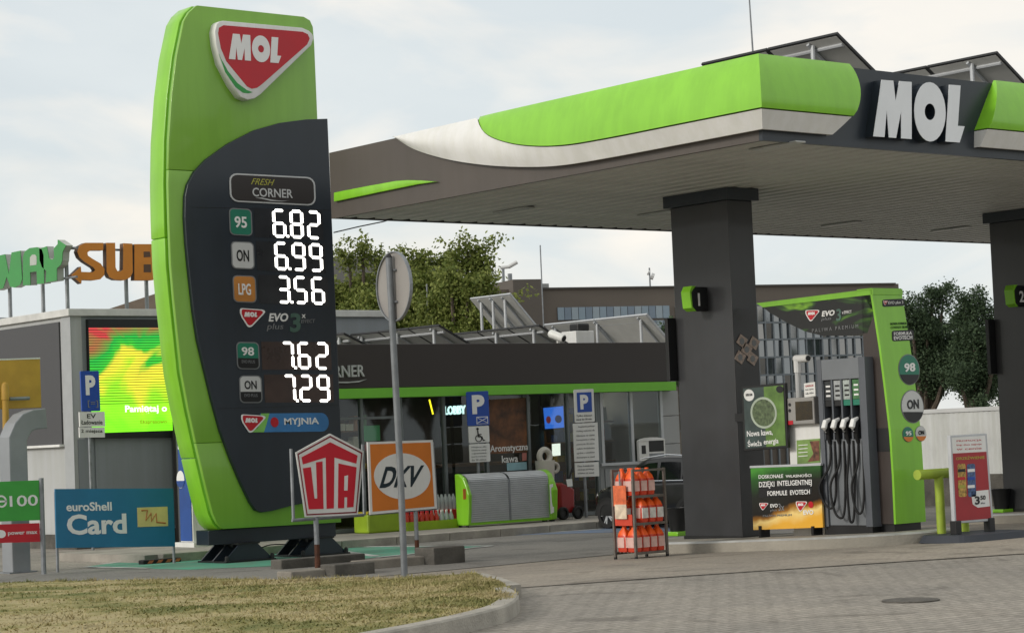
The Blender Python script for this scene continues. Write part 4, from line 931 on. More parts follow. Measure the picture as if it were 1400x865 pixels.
# ---- silver roller chest
pc = PY(12.05); ch = thing('roller_shutter_chest', 'silver roller shutter storage chest with green curved ends before the shop', 'storage chest', (on(695, 718, pc).x, 12.05, .115))
xa, xb = on(641, 690, pc).x, on(750, 684, pc).x; zt_ = on(695, 646, pc).z; z0 = .115
prof = []
H_ = zt_-z0; ZF = .70*H_
for k in range(27):                              # shutter profile: ribbed front then rounded over the top
    t = k/26
    if t < .72: y, z = 12.05, z0+.07+(H_-.20)*t/.72
    else: a = (t-.72)/.28*math.pi/2; y, z = 12.05+.22*(1-math.cos(a)), z0+H_-.13+.13*math.sin(a)
    prof.append((y, z))
def ribbed(x0, x1, name):
    m = MB(); rows = []
    for k in range(len(prof)-1):
        (y0, z0_), (y1, z1_) = prof[k], prof[k+1]; d = Vector((0, y1-y0, z1_-z0_)); nn = Vector((0, -d.z, d.y)).normalized()*.014
        rows += [[(x0, y0, z0_), (x1, y0, z0_)], [(x0, y0+d.y*.15+nn.y, z0_+d.z*.15+nn.z), (x1, y0+d.y*.15+nn.y, z0_+d.z*.15+nn.z)], [(x0, y0+d.y*.85+nn.y, z0_+d.z*.85+nn.z), (x1, y0+d.y*.85+nn.y, z0_+d.z*.85+nn.z)]]
    rows.append([(x0, prof[-1][0], prof[-1][1]), (x1, prof[-1][0], prof[-1][1])])
    return m.grid(rows).build(name, ALU, ch)
xm = (xa+xb)/2
ribbed(xa, xm-.02, 'shutter'); ribbed(xm+.02, xb, 'shutter'); box('centre_rail', STEEL, ch, xm-.02, xm+.02, 12.03, 12.2, z0+.05, zt_-.1)
box('back', ALU, ch, xa, xb, 12.27, 12.3, z0+.05, zt_+.0); box('bottom_rail', GREEN, ch, xa-.02, xb+.02, 12.02, 12.29, z0+.03, z0+.07)
endp = [(12.0, z0+.03), (12.3, z0+.03), (12.31, zt_+.02), (12.2, zt_+.02), (12.08, zt_-.05), (12.01, zt_-.18), (11.95, zt_-.32), (11.97, z0+.25)]
for x0, x1 in ((xa-.07, xa), (xb, xb+.13)):
    MB().prism([(x0, y, z) for y, z in endp], (x1-x0, 0, 0)).build('end_panel', GREEN, ch, bevel=.02)
    for y in (12.06, 12.25): box('foot', BLACK, ch, x0+.03, x1-.03, y-.03, y+.03, z0, z0+.031)
x0 = xb+.135
poly('end_label', INKW, ch, [(751.5, 662), (756, 661), (757.5, 700), (753, 702)], PY(11.975), .004, .004)
poly('warning_label', ORNG, ch, [(633, 668), (637, 667.6), (637.4, 682), (633.4, 682.4)], PY(11.975), .004, .004)
# ---- bottles in low trays left of the chest
TRAY = M('tray_lime', (140, 168, 30), .5); REDP = M('red_plastic', (190, 52, 36), .4); CLR = M('bottle_pale', (178, 186, 184), .25); 
bt_ = {}
def bottle_mesh(kind):
    if kind in bt_: return bt_[kind]
    o = MB().lathe((0, 0, 0), [(.038, 0), (.042, .02), (.042, .17), (.02, .225), (.014, .25)], 10).build('bottle_body', {'r': REDP, 'c': CLR}[kind], None, smooth=True)
    me = o.data; bpy.data.objects.remove(o); bt_[kind] = me; return me
capme = MB().lathe((0, 0, .25), [(.016, 0), (.016, .025), (.004, .03)], 8).build('cap', RED, None); cm = capme.data; bpy.data.objects.remove(capme)
capw = MB().lathe((0, 0, .25), [(.016, 0), (.016, .025), (.004, .03)], 8).build('cap', WHITE, None); cw = capw.data; bpy.data.objects.remove(capw)
def tray(u0, u1, Y, z, dpt, label, kinds):
    x0, x1 = on(u0, 700, PY(Y)).x, on(u1, 700, PY(Y)).x
    o = thing('bottle_tray', label, 'tray', (x0, Y, z), 'trays of bottles before the shop')
    m = MB().box(x0, x1, Y, Y+dpt, z, z+.02).build('base', TRAY, o); box('front_board', TRAY, o, x0, x1, Y-.015, Y, z, z+.14); box('back_board', TRAY, o, x0, x1, Y+dpt, Y+dpt+.015, z, z+.14)
    box('end_board', TRAY, o, x0-.015, x0, Y-.015, Y+dpt+.015, z, z+.14); box('end_board', TRAY, o, x1, x1+.015, Y-.015, Y+dpt+.015, z, z+.14)
    n = int((x1-x0)/.1)
    for j in range(3):
        for i in range(n):
            k = kinds[(i*len(kinds))//n]; q_ = thing('drink_bottle', {'r': 'red bottle in the lime tray left of the silver chest', 'c': 'clear bottle in the lime tray left of the silver chest'}[k], 'bottle', (x0+.05+i*.1, Y+.08+j*.11, z+.02), 'red bottles in the tray' if k == 'r' else 'clear bottles in the tray')
            for me in (bottle_mesh(k), cm if k == 'r' else cw):
                c = bpy.data.objects.new(me.name, me); COL.objects.link(c); c.parent = q_
    return o
tray(556, 628, 12.3, .115, .36, 'low lime tray filled with red and clear bottles left of the chest', 'rrrrcc')
rk = thing('bottle_crate_stack', 'red crates with bottles stacked behind the orange sign', 'crate', (on(610, 690, PY(12.75)).x, 12.75, .115))
xx0 = on(602, 690, PY(12.72)).x; xx1 = on(632, 690, PY(12.72)).x
box('crate', REDP, rk, xx0, xx1, 12.72, 12.98, .115, .40, .01); 
for i in range(5):
    c = bpy.data.objects.new('bottle_body', bottle_mesh('c')); COL.objects.link(c); c.parent = rk; c.location = (xx0+.05+i*.08-rk.location.x, .1, .285)
yl = thing('yellow_green_bin', 'squat yellow green display box left of the bottle tray', 'box', (on(525, 720, PY(12.4)).x, 12.4, .115))
xq0, xq1 = on(503, 705, PY(12.4)).x, on(548, 705, PY(12.4)).x
box('body', TRAY, yl, xq0, xq1, 12.4, 12.8, .115, .42, .03); box('rim', M('rim_yellow', (176, 160, 30), .5), yl, xq0-.01, xq1+.01, 12.39, 12.81, .42, .45)
# ---- red wheeled machine beside the chest
wm = thing('red_wheeled_cart', 'small red cart with black tyres beside the silver chest', 'cart', (on(772, 712, PY(12.3)).x, 12.3, .115))
xc0, xc1 = on(764, 690, PY(12.3)).x, on(783, 690, PY(12.3)).x
MB().prism([(xc0, 12.25, .22), (xc1, 12.25, .22), (xc1+.02, 12.25, .62), (xc0+.05, 12.25, .74), (xc0, 12.25, .70)], (0, .35, 0)).build('body', M('cart_red', (140, 26, 28), .4), wm, bevel=.03)
def wheel_y(parent, c, R0, w, tm, rm, nm='wheel'):
    n = 20; mm = MB(); pr = [(R0*.62, -w/2), (R0*.9, -w/2), (R0, -w*.3), (R0, w*.3), (R0*.9, w/2), (R0*.62, w/2)]
    vs = [(c[0]+r*math.cos(2*math.pi*k/n), c[1]+y, c[2]+r*math.sin(2*math.pi*k/n)) for r, y in pr for k in range(n)]; q = len(pr)
    t = mm.add(vs, [(i*n+k, i*n+(k+1) % n, ((i+1) % q)*n+(k+1) % n, ((i+1) % q)*n+k) for i in range(q) for k in range(n)]).build('tyre', tm, parent, smooth=True)
    h = MB(); h.add([(c[0]+R0*.64*math.cos(2*math.pi*k/n), c[1]+y, c[2]+R0*.64*math.sin(2*math.pi*k/n)) for y in (-w*.2, w*.2) for k in range(n)], [tuple(range(n)), tuple(range(2*n-1, n-1, -1))]+[(k, (k+1) % n, (k+1) % n+n, k+n) for k in range(n)]); h.build('rim_disc', rm, t)
    return t
for x, y in ((xc0+.0, 12.2), (xc1+.02, 12.2), (xc0, 12.62), (xc1+.02, 12.62)): wheel_y(wm, (x, y, .225), .11, .08, RUBBER, BLACK)
poly('white_label', INKW, wm, [(774, 655), (782, 654), (783, 664), (776, 665)], PY(12.24), .003, .004)
MB().tube([(xc1, 12.42, .66), (xc1+.12, 12.42, .95), (xc1+.14, 12.42, .98)], .014, 6).build('handle', BLACK, wm)
# ---- roof of the shop: solar rows, camera, unit
zr = zgt+.32
def rsolar(ua, va, Y, dx, dz, ln, n, label):
    a = on(ua, va, PY(Y)); solar(label, a.x, a.z, a.x+dx, a.z-dz, Y, Y+ln, zr, n, tuple(Y+.25+i*(ln-.5)/2 for i in range(3)), 'solar panel rows on the shop roof', ALU if n == 2 else BLACK)
rsolar(470, 457, 13.4, 1.0, .42, 2.6, 3, 'solar panel row on the shop roof nearest the pylon'); rsolar(600, 445.5, 13.4, 1.0, .50, 2.6, 3, 'solar panel row on the shop roof before the leafy tree'); rsolar(737, 445.5, 13.4, 1.0, .50, 2.6, 3, 'solar panel row on the shop roof left of the white unit')
rsolar(884, 430, 13.3, .95, .85, 2.9, 2, 'steep solar panel row at the right end of the shop roof'); rsolar(697, 402, 15.2, 1.0, .98, 1.2, 2, 'steep raised solar panel standing at the back of the shop roof')
u_ = thing('rooftop_unit', 'white boxy unit on the shop roof beside the panels', 'roof unit', (on(800, 467, PY(13.5)).x, 13.5, zr))
a = on(788, 467, PY(13.5)); b = on(812, 452, PY(13.5)); box('cabinet', WHITE, u_, a.x, b.x, 13.5, 13.9, zr, b.z, .01); box('fan_head', BLACK, u_, a.x+.1, b.x-.05, 13.55, 13.8, b.z, b.z+.14, .03)
def cctv(o, tip, tail, r=.05, ps_=None):
    t, h = Vector(tip), Vector(tail); d = (t-h).normalized()
    MB().tube([h, h+d*.02, t-d*.02, t], [r*.8, r, r, r*.9], 12).build('camera_body', WHITE, o, smooth=True); MB().tube([t-d*.005, t+d*.004], r*.7, 12).build('lens', BLACK, o)
cc1 = thing('security_camera', 'white security camera on the edge of the shop roof', 'camera', (on(763, 467, PY(13.2)).x, 13.2, zr))
cctv(cc1, on(771, 463, PY(13.0)), on(752, 455.5, PY(13.3)), .075)
b = on(763, 461, PY(13.2)); MB().tube([(b.x, 13.2, zr), (b.x, 13.2, b.z)], .03, 8).build('bracket', WHITE, cc1)
# ================================================================== LEFT BUILDING
YL, XL = 16.6, .8; HB = on(96, 422, PY(YL)).z
lbd = thing('grey_corner_building', 'grey flat roofed corner building carrying the roof letters and video wall', 'building', (XL, YL, 0))
WG1 = M('render_pale_grey', (172, 174, 174), .75, 0, .06, .7, .15, 60, streak=.06); WG2 = M('render_mid_grey', (132, 137, 142), .75, 0, .05, .7, .15, 60, streak=.06)
box('side_wall', WG1, lbd, XL, XL+.2, YL+.0, YL+12, -.02, HB-.12); box('front_wall', WG2, lbd, XL+.2, XL+6.5, YL, YL+.2, -.02, HB-.12)
box('roof_slab', ROOFM, lbd, XL+.2, XL+6.5, YL+.2, YL+12, HB-.3, HB-.15)
box('cornice', M('cornice_white', (200, 200, 196), .6), lbd, XL-.06, XL+6.5, YL-.06, YL+12, HB-.12, HB, .01)
a = on(82, 437, PX(XL)); b = on(88, 607, PX(XL))
box('dark_panel', M('dark_wall_panel', (66, 66, 68), .5, 0, .05, .6), lbd, XL-.03, XL-.001, a.y, YL+11.9, b.z, on(82, 440, PX(XL)).z)
box('panel_sill', WHITE, lbd, XL-.09, XL-.001, a.y-.02, YL+11.9, b.z-.04, b.z)
box('corner_pilaster', M('pilaster_grey', (158, 161, 162), .7, 0, .05), lbd, XL-.015, XL-.001, YL-.02, a.y-.06, -.02, HB-.121)
zpl = on(150, 640, PY(YL)).z
for u0, u1 in ((107, 129), (130, 236), (237, 330)): box('wall_panel', WG2, lbd, on(u0, 650, PY(YL)).x+.01, on(u1, 650, PY(YL)).x-.01, YL-.02, YL-.001, .25, zpl+.5)
box('plinth', CONC2, lbd, XL-.03, XL+6.5, YL-.035, YL-.001, -.02, .24); box('plinth', CONC2, lbd, XL-.035, XL-.001, YL, YL+12, -.02, .24)
# video wall
vw = thing('video_wall', 'bright striped video screen in red, green and yellow on the grey wall', 'screen', tuple(on(180, 598, PY(YL-.05)))); pv = PY(YL-.1)
poly('housing', BLACK, vw, [(121, 436), (262, 437), (262, 597.5), (125, 599)], pv, 0, .1)
def led_mat():
    m = bpy.data.materials.new('video_led'); m.use_nodes = True; t = m.node_tree; n = t.nodes; l = t.links; b = n['Principled BSDF']; b.inputs['Base Color'].default_value = (.01, .01, .01, 1)
    tc_ = n.new('ShaderNodeTexCoord'); sp = n.new('ShaderNodeSeparateXYZ'); l.new(tc_.outputs['Object'], sp.inputs[0])
    nz_ = n.new('ShaderNodeTexNoise'); nz_.inputs['Scale'].default_value = 1.1; nz_.inputs['Detail'].default_value = 2.5; nz_.inputs['Distortion'].default_value = .6; l.new(tc_.outputs['Object'], nz_.inputs['Vector'])
    ad = n.new('ShaderNodeMath'); ad.operation = 'MULTIPLY_ADD'; ad.inputs[1].default_value = .8; l.new(nz_.outputs[0], ad.inputs[0])
    mz = n.new('ShaderNodeMath'); mz.operation = 'MULTIPLY'; mz.inputs[1].default_value = .29; l.new(sp.outputs['Z'], mz.inputs[0]); l.new(mz.outputs[0], ad.inputs[2])
    r = n.new('ShaderNodeValToRGB'); e = r.color_ramp.elements
    e[0].position = .40; e[0].color = (*lin((120, 230, 30)), 1); e[1].position = 1.0; e[1].color = (*lin((190, 60, 60)), 1)
    for p_, c_ in ((.56, (150, 236, 40)), (.66, (236, 228, 60)), (.76, (226, 214, 60)), (.82, (60, 190, 50)), (.90, (30, 170, 60)), (.96, (150, 110, 60))): x = e.new(p_); x.color = (*lin(c_), 1)
    l.new(ad.outputs[0], r.inputs[0]); l.new(r.outputs[0], b.inputs['Emission Color']); b.inputs['Emission Strength'].default_value = 1.15
    return m
vm = led_mat(); z0_ = on(180, 590, pv).z; z1_ = on(180, 447, pv).z; xa = on(125.5, 590, pv).x; xb = on(262, 590, pv).x
nr = 40
for i in range(nr):
    a = z0_+(z1_-z0_)*i/nr; b = a+(z1_-z0_)/nr*(.74 if i > 9 else .95)
    box('led_row', vm, vw, xa, xb, YL-.112, YL-.101, a, b)
text('lettering', E_('led_text_white', (240, 250, 230), 1.1), vw, 'Pami\u0119taj o', Q(171, 554, 228, 553, 12), pv, .016, .003, .02); text('lettering', E_('led_text_olive', (140, 150, 20), .5), vw, 'Ekspresowo', Q(192, 574, 228, 573.5, 6), pv, .016, .003, .01)
# roof letters
LG = M('roof_letter_green', (58, 142, 70), .5, 0, .05); LS = M('roof_letter_side', (176, 180, 172), .6, 0, .08); LOr = M('roof_letter_orange', (206, 128, 34), .5, 0, .05); LSo = M('roof_letter_side_dark', (92, 66, 48), .6, 0, .08)
f1 = lambda P: [(x/3.327, 300+y/3.327) for x, y in P]
def rletter(o, px, pl_, face, side, holes=()):
    g = poly('letter', side, o, f1(px), pl_, 0, .13); poly('letter_face', face, g, f1(px), pl_, .008, .010)
    for h in holes: poly('counter', side, g, f1(h), pl_, .012, .006)
gs = thing('green_roof_letters', 'green block letters with an arrow on posts along the building side roof', 'roof sign', (XL, YL+3, HB), 'letter signs on the corner building roof'); pG = PX(XL-.1)
rletter(gs, [(-78, 185), (-38, 172), (-22, 262), (-8, 165), (22, 158), (40, 250), (52, 150), (92, 142), (100, 270), (92, 296), (66, 310), (46, 306), (30, 260), (14, 312), (-14, 322), (-40, 318)], pG, LG, LS)
rletter(gs, [(104, 300), (104, 172), (112, 146), (134, 130), (168, 126), (190, 136), (198, 160), (200, 290), (168, 294), (166, 236), (136, 240), (138, 298)], pG, LG, LS, ([(136, 172), (146, 160), (160, 160), (166, 170), (166, 206), (136, 210)],))
rletter(gs, [(178, 134), (212, 122), (222, 176), (236, 184), (246, 174), (244, 132), (262, 112), (262, 92), (300, 118), (284, 148), (282, 186), (276, 206), (258, 222), (258, 278), (208, 286), (210, 234), (190, 216), (180, 186)], pG, LG, LS)
os_ = thing('orange_roof_letters', 'orange block letters with an arrow on posts along the building front roof', 'roof sign', (XL+1, YL, HB), 'letter signs on the corner building roof'); pO = PY(YL+.05)
rletter(os_, [(470, 106), (470, 140), (412, 140), (398, 150), (400, 164), (420, 178), (458, 200), (476, 226), (474, 254), (456, 272), (430, 276), (372, 274), (370, 292), (326, 254), (368, 214), (370, 238), (424, 240), (434, 230), (426, 218), (384, 192), (362, 172), (352, 146), (362, 120), (388, 106)], pO, LOr, LSo)
rletter(os_, [(484, 106), (524, 106), (526, 218), (534, 234), (548, 236), (560, 228), (562, 108), (602, 110), (604, 240), (592, 264), (566, 276), (524, 274), (498, 262), (486, 238)], pO, LOr, LSo)
rletter(os_, [(612, 112), (700, 112), (722, 128), (728, 160), (716, 186), (730, 204), (732, 244), (718, 268), (694, 276), (612, 276)], pO, LOr, LSo, ([(654, 146), (682, 146), (686, 170), (654, 172)], [(654, 204), (686, 204), (688, 240), (654, 240)]))
def rpost(o, u, v0, v1, pl_, r=.035):
    t = on(u, v0, pl_); MB().tube([(t.x-pl_[1].x*.16, t.y-pl_[1].y*.16, HB-.02), (t.x-pl_[1].x*.16, t.y-pl_[1].y*.16, t.z)], r, 8).build('post', STEEL, o)
for u, v0 in ((1, 372), (46, 372), (-22, 380)): rpost(gs, u, v0, 0, pG)
for u, v0 in ((96.5, 341), (178, 360), (205, 340)): rpost(os_, u, v0, 0, pO)
tubepx('rail', STEEL, os_, [(92, 338), (215, 342)], pO, .02, -.15); tubepx('rail', STEEL, gs, [(-20, 393), (94, 378)], pG, .02, -.15); tubepx('rail', STEEL, gs, [(-20, 352), (94, 338)], pG, .02, -.15)
ru = thing('ribbed_roof_unit', 'low ribbed grey ventilation unit on the corner building roof', 'roof unit', (XL+2, YL+5, HB)); 
RB = M('roof_unit_grey', (116, 122, 126), .6)
p_ = on(36, 428, PY(YL+6)); box('body', RB, ru, p_.x-.75, p_.x+.75, YL+6, YL+6.6, HB-.16, HB+.28, .03)
for i in range(9): box('rib', RB, ru, p_.x-.7+i*.17, p_.x-.62+i*.17, YL+5.97, YL+6, HB-.1, HB+.24)
# parking plate with charging notes on the corner building wall
pw = PY(YL-.6); o = thing('parking_sign', 'small blue parking plate with two white notes on the grey corner building', 'parking sign', tuple(on(123, 600, pw)), 'parking signs by the shop')
poly('blue_plate', SBLUE, o, qpoly(Q(110, 507, 135, 506.5, 55), rrect(.05, .03)), pw, .03, .03)
text('lettering', INKW, o, 'P', Q(116.5, 513, 130, 512.5, 27), pw, .035, .004, .05)
text('lettering', INKG, o, '[=]', Q(120, 547, 134, 547, 10), pw, .035, .004, .0)
for v, h, s in ((563, 20, ('EV', '\u0141adowanie')), (584, 14, ('2 miejsca',))):
    w_ = poly('white_note', WHITE, o, qpoly(Q(108.5, v, 143, v-.5, h), RECT), pw, .03, .03)
    for i, x in enumerate(s): text('lettering', INKK, w_, x, Q(119 if x == 'EV' else 111, v+2.5+i*8.5, 131 if x == 'EV' else 140, v+2.3+i*8.5, 6), pw, .034, .003, .01)

pw3 = on(124, 640, PY(YL-.6)); MB().tube([(pw3.x, YL-.595, 0), (pw3.x, YL-.595, on(122, 510, pw).z)], .025, 8).build('post', STEEL, o)
# ================================================================== FUEL PUMP
zi = lambda y: gz(y)+.137
XD = 2.75; pX = PX(XD)
fp = thing('fuel_dispenser', 'grey fuel dispenser with four nozzles and hanging black hoses', 'fuel pump', (XD+.3, 1.55, zi(1.55)))
y0, y1 = on(1187, 600, pX).y, on(1121, 600, pX).y; zt = on(1150, 489.5, pX).z; zb = zi(1.0)
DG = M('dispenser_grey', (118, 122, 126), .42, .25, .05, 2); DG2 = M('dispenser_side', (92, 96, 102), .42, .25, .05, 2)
box('plinth', BLACK, fp, XD+.02, XD+.58, y0+.02, y1-.02, zi(2.2)-.02, zb+.08)
zn0, zn1 = on(1155, 600, pX).z, on(1155, 518, pX).z       # nozzle bay
yb0, yb1 = y0+.10, y1-.07
box('side_panel', DG2, fp, XD, XD+.6, y0, y0+.1, zb+.06, zt, .008); box('side_panel', DG2, fp, XD, XD+.6, y1-.07, y1, zb+.06, zt, .008)
box('head', DG, fp, XD+.005, XD+.6, yb0, yb1, zn1, zt-.003, .006)
box('lower_panel', DG, fp, XD+.03, XD+.58, yb0, yb1, zb+.06, zn0)
box('bay_back', BLACK, fp, XD+.17, XD+.58, yb0, yb1, zn0, zn1)
nb_ = 4; bw = (yb1-yb0)/nb_; HOSE = M('hose_rubber', (10, 11, 12), .75)
tops = [M('nozzle_card_%d' % i, c, .5, 0, .2, 20) for i, c in enumerate(((70, 118, 72), (170, 180, 174), (164, 168, 168), (40, 44, 46)))]
feet_ = [TEAL, TEAL, BLACK, BLACK]
for i in range(nb_+1):
    yy = yb0+i*bw; box('bay_divider', DG2, fp, XD+.012, XD+.17, yy-.012, yy+.012, zn0+.001, zn1-.001)
for i in range(nb_):
    c = yb0+(i+.5)*bw; w = bw/2-.016; h = zn1-zn0
    cd_ = box('grade_card', tops[i], fp, XD+.03, XD+.05, c-w, c+w, zn0+h*.66, zn1-.01); box('grade_label', feet_[i], fp, XD+.028, XD+.05, c-w, c+w, zn0+h*.56, zn0+h*.655)
    for k in range(3): box('card_print', INKW if i in (0, 3) else INKK, cd_, XD+.027, XD+.031, c-w*.6, c+w*.6, zn0+h*(.72+.08*k), zn0+h*(.75+.08*k))
    # nozzle: spout up in the holster, curved grip, white guard
    nzl = MB().tube([(XD+.10, c, zn0+h*.50), (XD+.09, c, zn0+h*.40), (XD+.04, c, zn0+h*.28), (XD-.02, c, zn0+h*.17), (XD+.0, c, zn0+h*.02), (XD+.02, c, zn0-.05)], [.013, .018, .03, .036, .026, .02], 10).build('nozzle', HOSE, fp, smooth=True)
    g = MB().tube([(XD+.03, c, zn0+h*.34), (XD-.045, c, zn0+h*.30), (XD-.075, c, zn0+h*.20), (XD-.06, c, zn0+h*.12)], [.02, .034, .036, .02], 10).build('guard', INKW, nzl, smooth=True)
    # hose: drops from the nozzle, loops near the ground and runs up to the outlet
    sw = (.02, -.05, .06, .09)[i]; lo = zb+(.22, .12, .17, .28)[i]; ye = c-bw*.45
    P = [Vector(p) for p in ((XD+.02, c, zn0-.05), (XD-.0, c+.01, zn0-.30), (XD-.06, c+sw+.04, zb+.55), (XD-.07, c+sw*.8+.01, lo+.10), (XD-.06, (c+ye)/2+sw*.2, lo), (XD-.03, ye, lo+.06), (XD+.0, ye-.01, zb+.55), (XD+.025, ye, zn0-.02))]
    MB().tube(resample(P, 7), .014, 8).build('hose', HOSE, fp, smooth=True)
# ---- green portal behind the pump
XQ = 2.90; pQ = PX(XQ); TH = .50
po = thing('branded_pump_portal', 'tall lime green portal with dark printed wing reaching over the pump', 'portal', (XQ+.25, .95, zi(.95)))
fr_ = [(1192.5, 396), (1198, 430), (1205, 475), (1212, 530), (1219, 590), (1223, 650), (1226, 716)]
FC = [on(u, v, pQ) for u, v in fr_]; FC = [(p.z, p.y) for p in FC][::-1]
FC[-1] = (FC[-1][0], FC[-1][1])
def yc(z):
    if z <= FC[0][0]: return FC[0][1]
    if z >= FC[-1][0]: return FC[-1][1]
    for (a, b), (c, d) in zip(FC, FC[1:]):
        if a <= z <= c: return b+(d-b)*(z-a)/(c-a)
zp0 = FC[0][0]; zp1 = FC[-1][0]; yb = on(1185, 560, pQ).y
def print_mat():
    m = bpy.data.materials.new('wing_print'); m.use_nodes = True; t = m.node_tree; n = t.nodes; l = t.links; b = n['Principled BSDF']; b.inputs['Roughness'].default_value = .35
    tc_ = n.new('ShaderNodeTexCoord'); mp_ = n.new('ShaderNodeMapping'); mp_.inputs['Rotation'].default_value = (.55, 0, 0); mp_.inputs['Scale'].default_value = (1, .8, 2.6); l.new(tc_.outputs['Object'], mp_.inputs[0])
    nz_ = n.new('ShaderNodeTexNoise'); nz_.inputs['Scale'].default_value = 1.7; nz_.inputs['Detail'].default_value = 3; nz_.inputs['Distortion'].default_value = .8; l.new(mp_.outputs[0], nz_.inputs['Vector'])
    r = n.new('ShaderNodeValToRGB'); e = r.color_ramp.elements; e[0].position = .50; e[0].color = (*lin((24, 25, 24)), 1); e[1].position = .78; e[1].color = (*lin((226, 214, 90)), 1)
    x = e.new(.57); x.color = (*lin((46, 80, 28)), 1); x = e.new(.66); x.color = (*lin((120, 170, 40)), 1)
    l.new(nz_.outputs[0], r.inputs[0]); l.new(r.outputs[0], b.inputs['Base Color']); return m
WPR = print_mat(); DBR = M('portal_dark_brown', (58, 50, 46), .45, 0, .06)
# upright: dark side body and green front skin
side = [(y, z) for z, y in FC]+[(yb, zp1), (yb, zp0)]
MB().prism([(XQ, y+.02 if k < len(FC) else y, z) for k, (y, z) in enumerate(side)], (TH, 0, 0)).build('upright', DBR, po)
rows = []; zn = 40
for i in range(zn+1):
    z = zp0+(zp1-zp0)*i/zn; y = yc(z); rows.append([(XQ-.012, y+.03, z), (XQ-.012, y, z), (XQ+TH+.012, y, z), (XQ+TH+.012, y+.03, z)])
m = MB().grid(rows); m.f += [(0, 1, 2, 3), tuple(zn*4+k for k in (3, 2, 1, 0))]; m.build('green_front', GREEN, po)
# wing
up = [(1037, 414), (1192.5, 396)]; lowp = [(1182, 455), (1150, 459), (1125, 459), (1101, 453), (1076, 441), (1052, 427)]
poly('wing', WPR, po, [(1041, 418), (1193, 402)]+[(1196, 425), (1186, 455)]+lowp[1:], pQ, 0, TH)
poly('green_top_edge', GREEN, po, [(1034, 414.5), (1193, 394.5), (1193.5, 402.5), (1043, 420)], pQ, .012, TH+.024)
a = on(1192, 397, pQ); box('top_cap', GREEN, po, XQ-.012, XQ+TH+.012, yc(zp1)-.0, yb+.05, zp1-.002, zp1+.02)
box('base_plinth', BLACK, po, XQ+.02, XQ+TH-.02, yc(zp0)+.05, yb-.01, zi(1.1)-.03, zp0+.001)
box('service_flap', BLACK, po, XQ-.006, XQ+.01, on(1216, 600, pQ).y, on(1197, 600, pQ).y, on(1205, 617, pQ).z, on(1205, 585, pQ).z)
badge(po, 1101, 424, 1120, 422.5, 15.5, pQ, .008)
text('lettering', INKW, po, 'EVO', Q(1123, 425.3, 1141.5, 423.3, 7.5), pQ, .006, .006, .03, .08); text('lettering', INKG, po, 'plus', Q(1122.5, 434, 1137, 432.6, 5.5), pQ, .006, .006, 0, .1)
text('lettering', MATS['logo_grey_green'], po, '3', Q(1142.5, 422.5, 1150, 421.5, 16.5), pQ, .006, .006, .02, .1); text('lettering', INKW, po, 'x EFFECT', Q(1151, 425, 1164, 424, 4), pQ, .006, .006)
text('lettering', INKG, po, 'P A L I W A   P R E M I U M', Q(1110, 449.5, 1173, 443, 5), pQ, .006, .006)
def fm(u, v, d):
    p = on(u, v, PY(.9))
    for i in range(4): p = on(u, v, PY(yc(p.z)))
    return p+Vector((0, -d, 0))
def fpoly(name, mat, parent, px, d=.004, th=.004): return MB().prism([fm(u, v, d) for u, v in px], (0, th, 0)).build(name, mat, parent)
pq = PY(0)
pl_ = fpoly('black_plate', INKK, po, qpoly(Q(1206, 409.5, 1236, 408, 10), rrect(.1, .25)))
text('lettering', INKW, pl_, 'EVO plus 3', Q(1214, 412, 1234, 411, 5), pq, .008, .003, 0, 0, fm)
badge(po, 1207, 411, 1213, 410.7, 6, pq, .008, fm)
for i, s_ in enumerate(('NOWA FORMUŁA', 'CZYSTSZY SILNIK')): text('lettering', M('dark_green_print', (40, 78, 24), .5), po, s_, Q(1217+i*.5, 441+i*5, 1241+i, 440+i*5, 3.4), pq, .006, .004, .01, 0, fm)
pl_ = fpoly('black_plate', INKK, po, qpoly(Q(1219, 452, 1248.5, 450.5, 14.5), rrect(.1, .2)))
text('lettering', INKW, pl_, 'FORMUŁA', Q(1221.5, 454, 1246, 452.8, 4.5), pq, .008, .003, .01, 0, fm); text('lettering', INKW, pl_, 'EVOTECH', Q(1221.5, 459.6, 1246.5, 458.4, 5), pq, .008, .003, .02, 0, fm)
def roundel(cx, cy, rx, ry, top, low, txt, ink, split=.25):
    e_ = ell(cx, cy, rx, ry, 36, .05); o = fpoly('fuel_roundel', INKG, po, ell(cx, cy, rx*1.08, ry*1.06, 32, .05))
    fpoly('roundel_field', top, o, e_, .008); cut = cy+ry*split
    fpoly('roundel_foot', low, o, [p for p in e_ if p[1] >= cut-.3], .012)
    text('lettering', ink, o, txt, Q(cx-rx*.55, cy-ry*.42, cx+rx*.55, cy-ry*.47, ry*.6), pq, .014, .004, .03, 0, fm)
roundel(1242.5, 505, 13.5, 20, TEAL, INKK, '98', INKW); roundel(1247, 555.5, 14.5, 21.5, PALE, INKK, 'ON', INKK); roundel(1241, 593.5, 7, 10, TEAL, ORNG, '95', INKW); roundel(1258.5, 592.5, 7, 10, PALE, ORNG, 'ON', INKK)
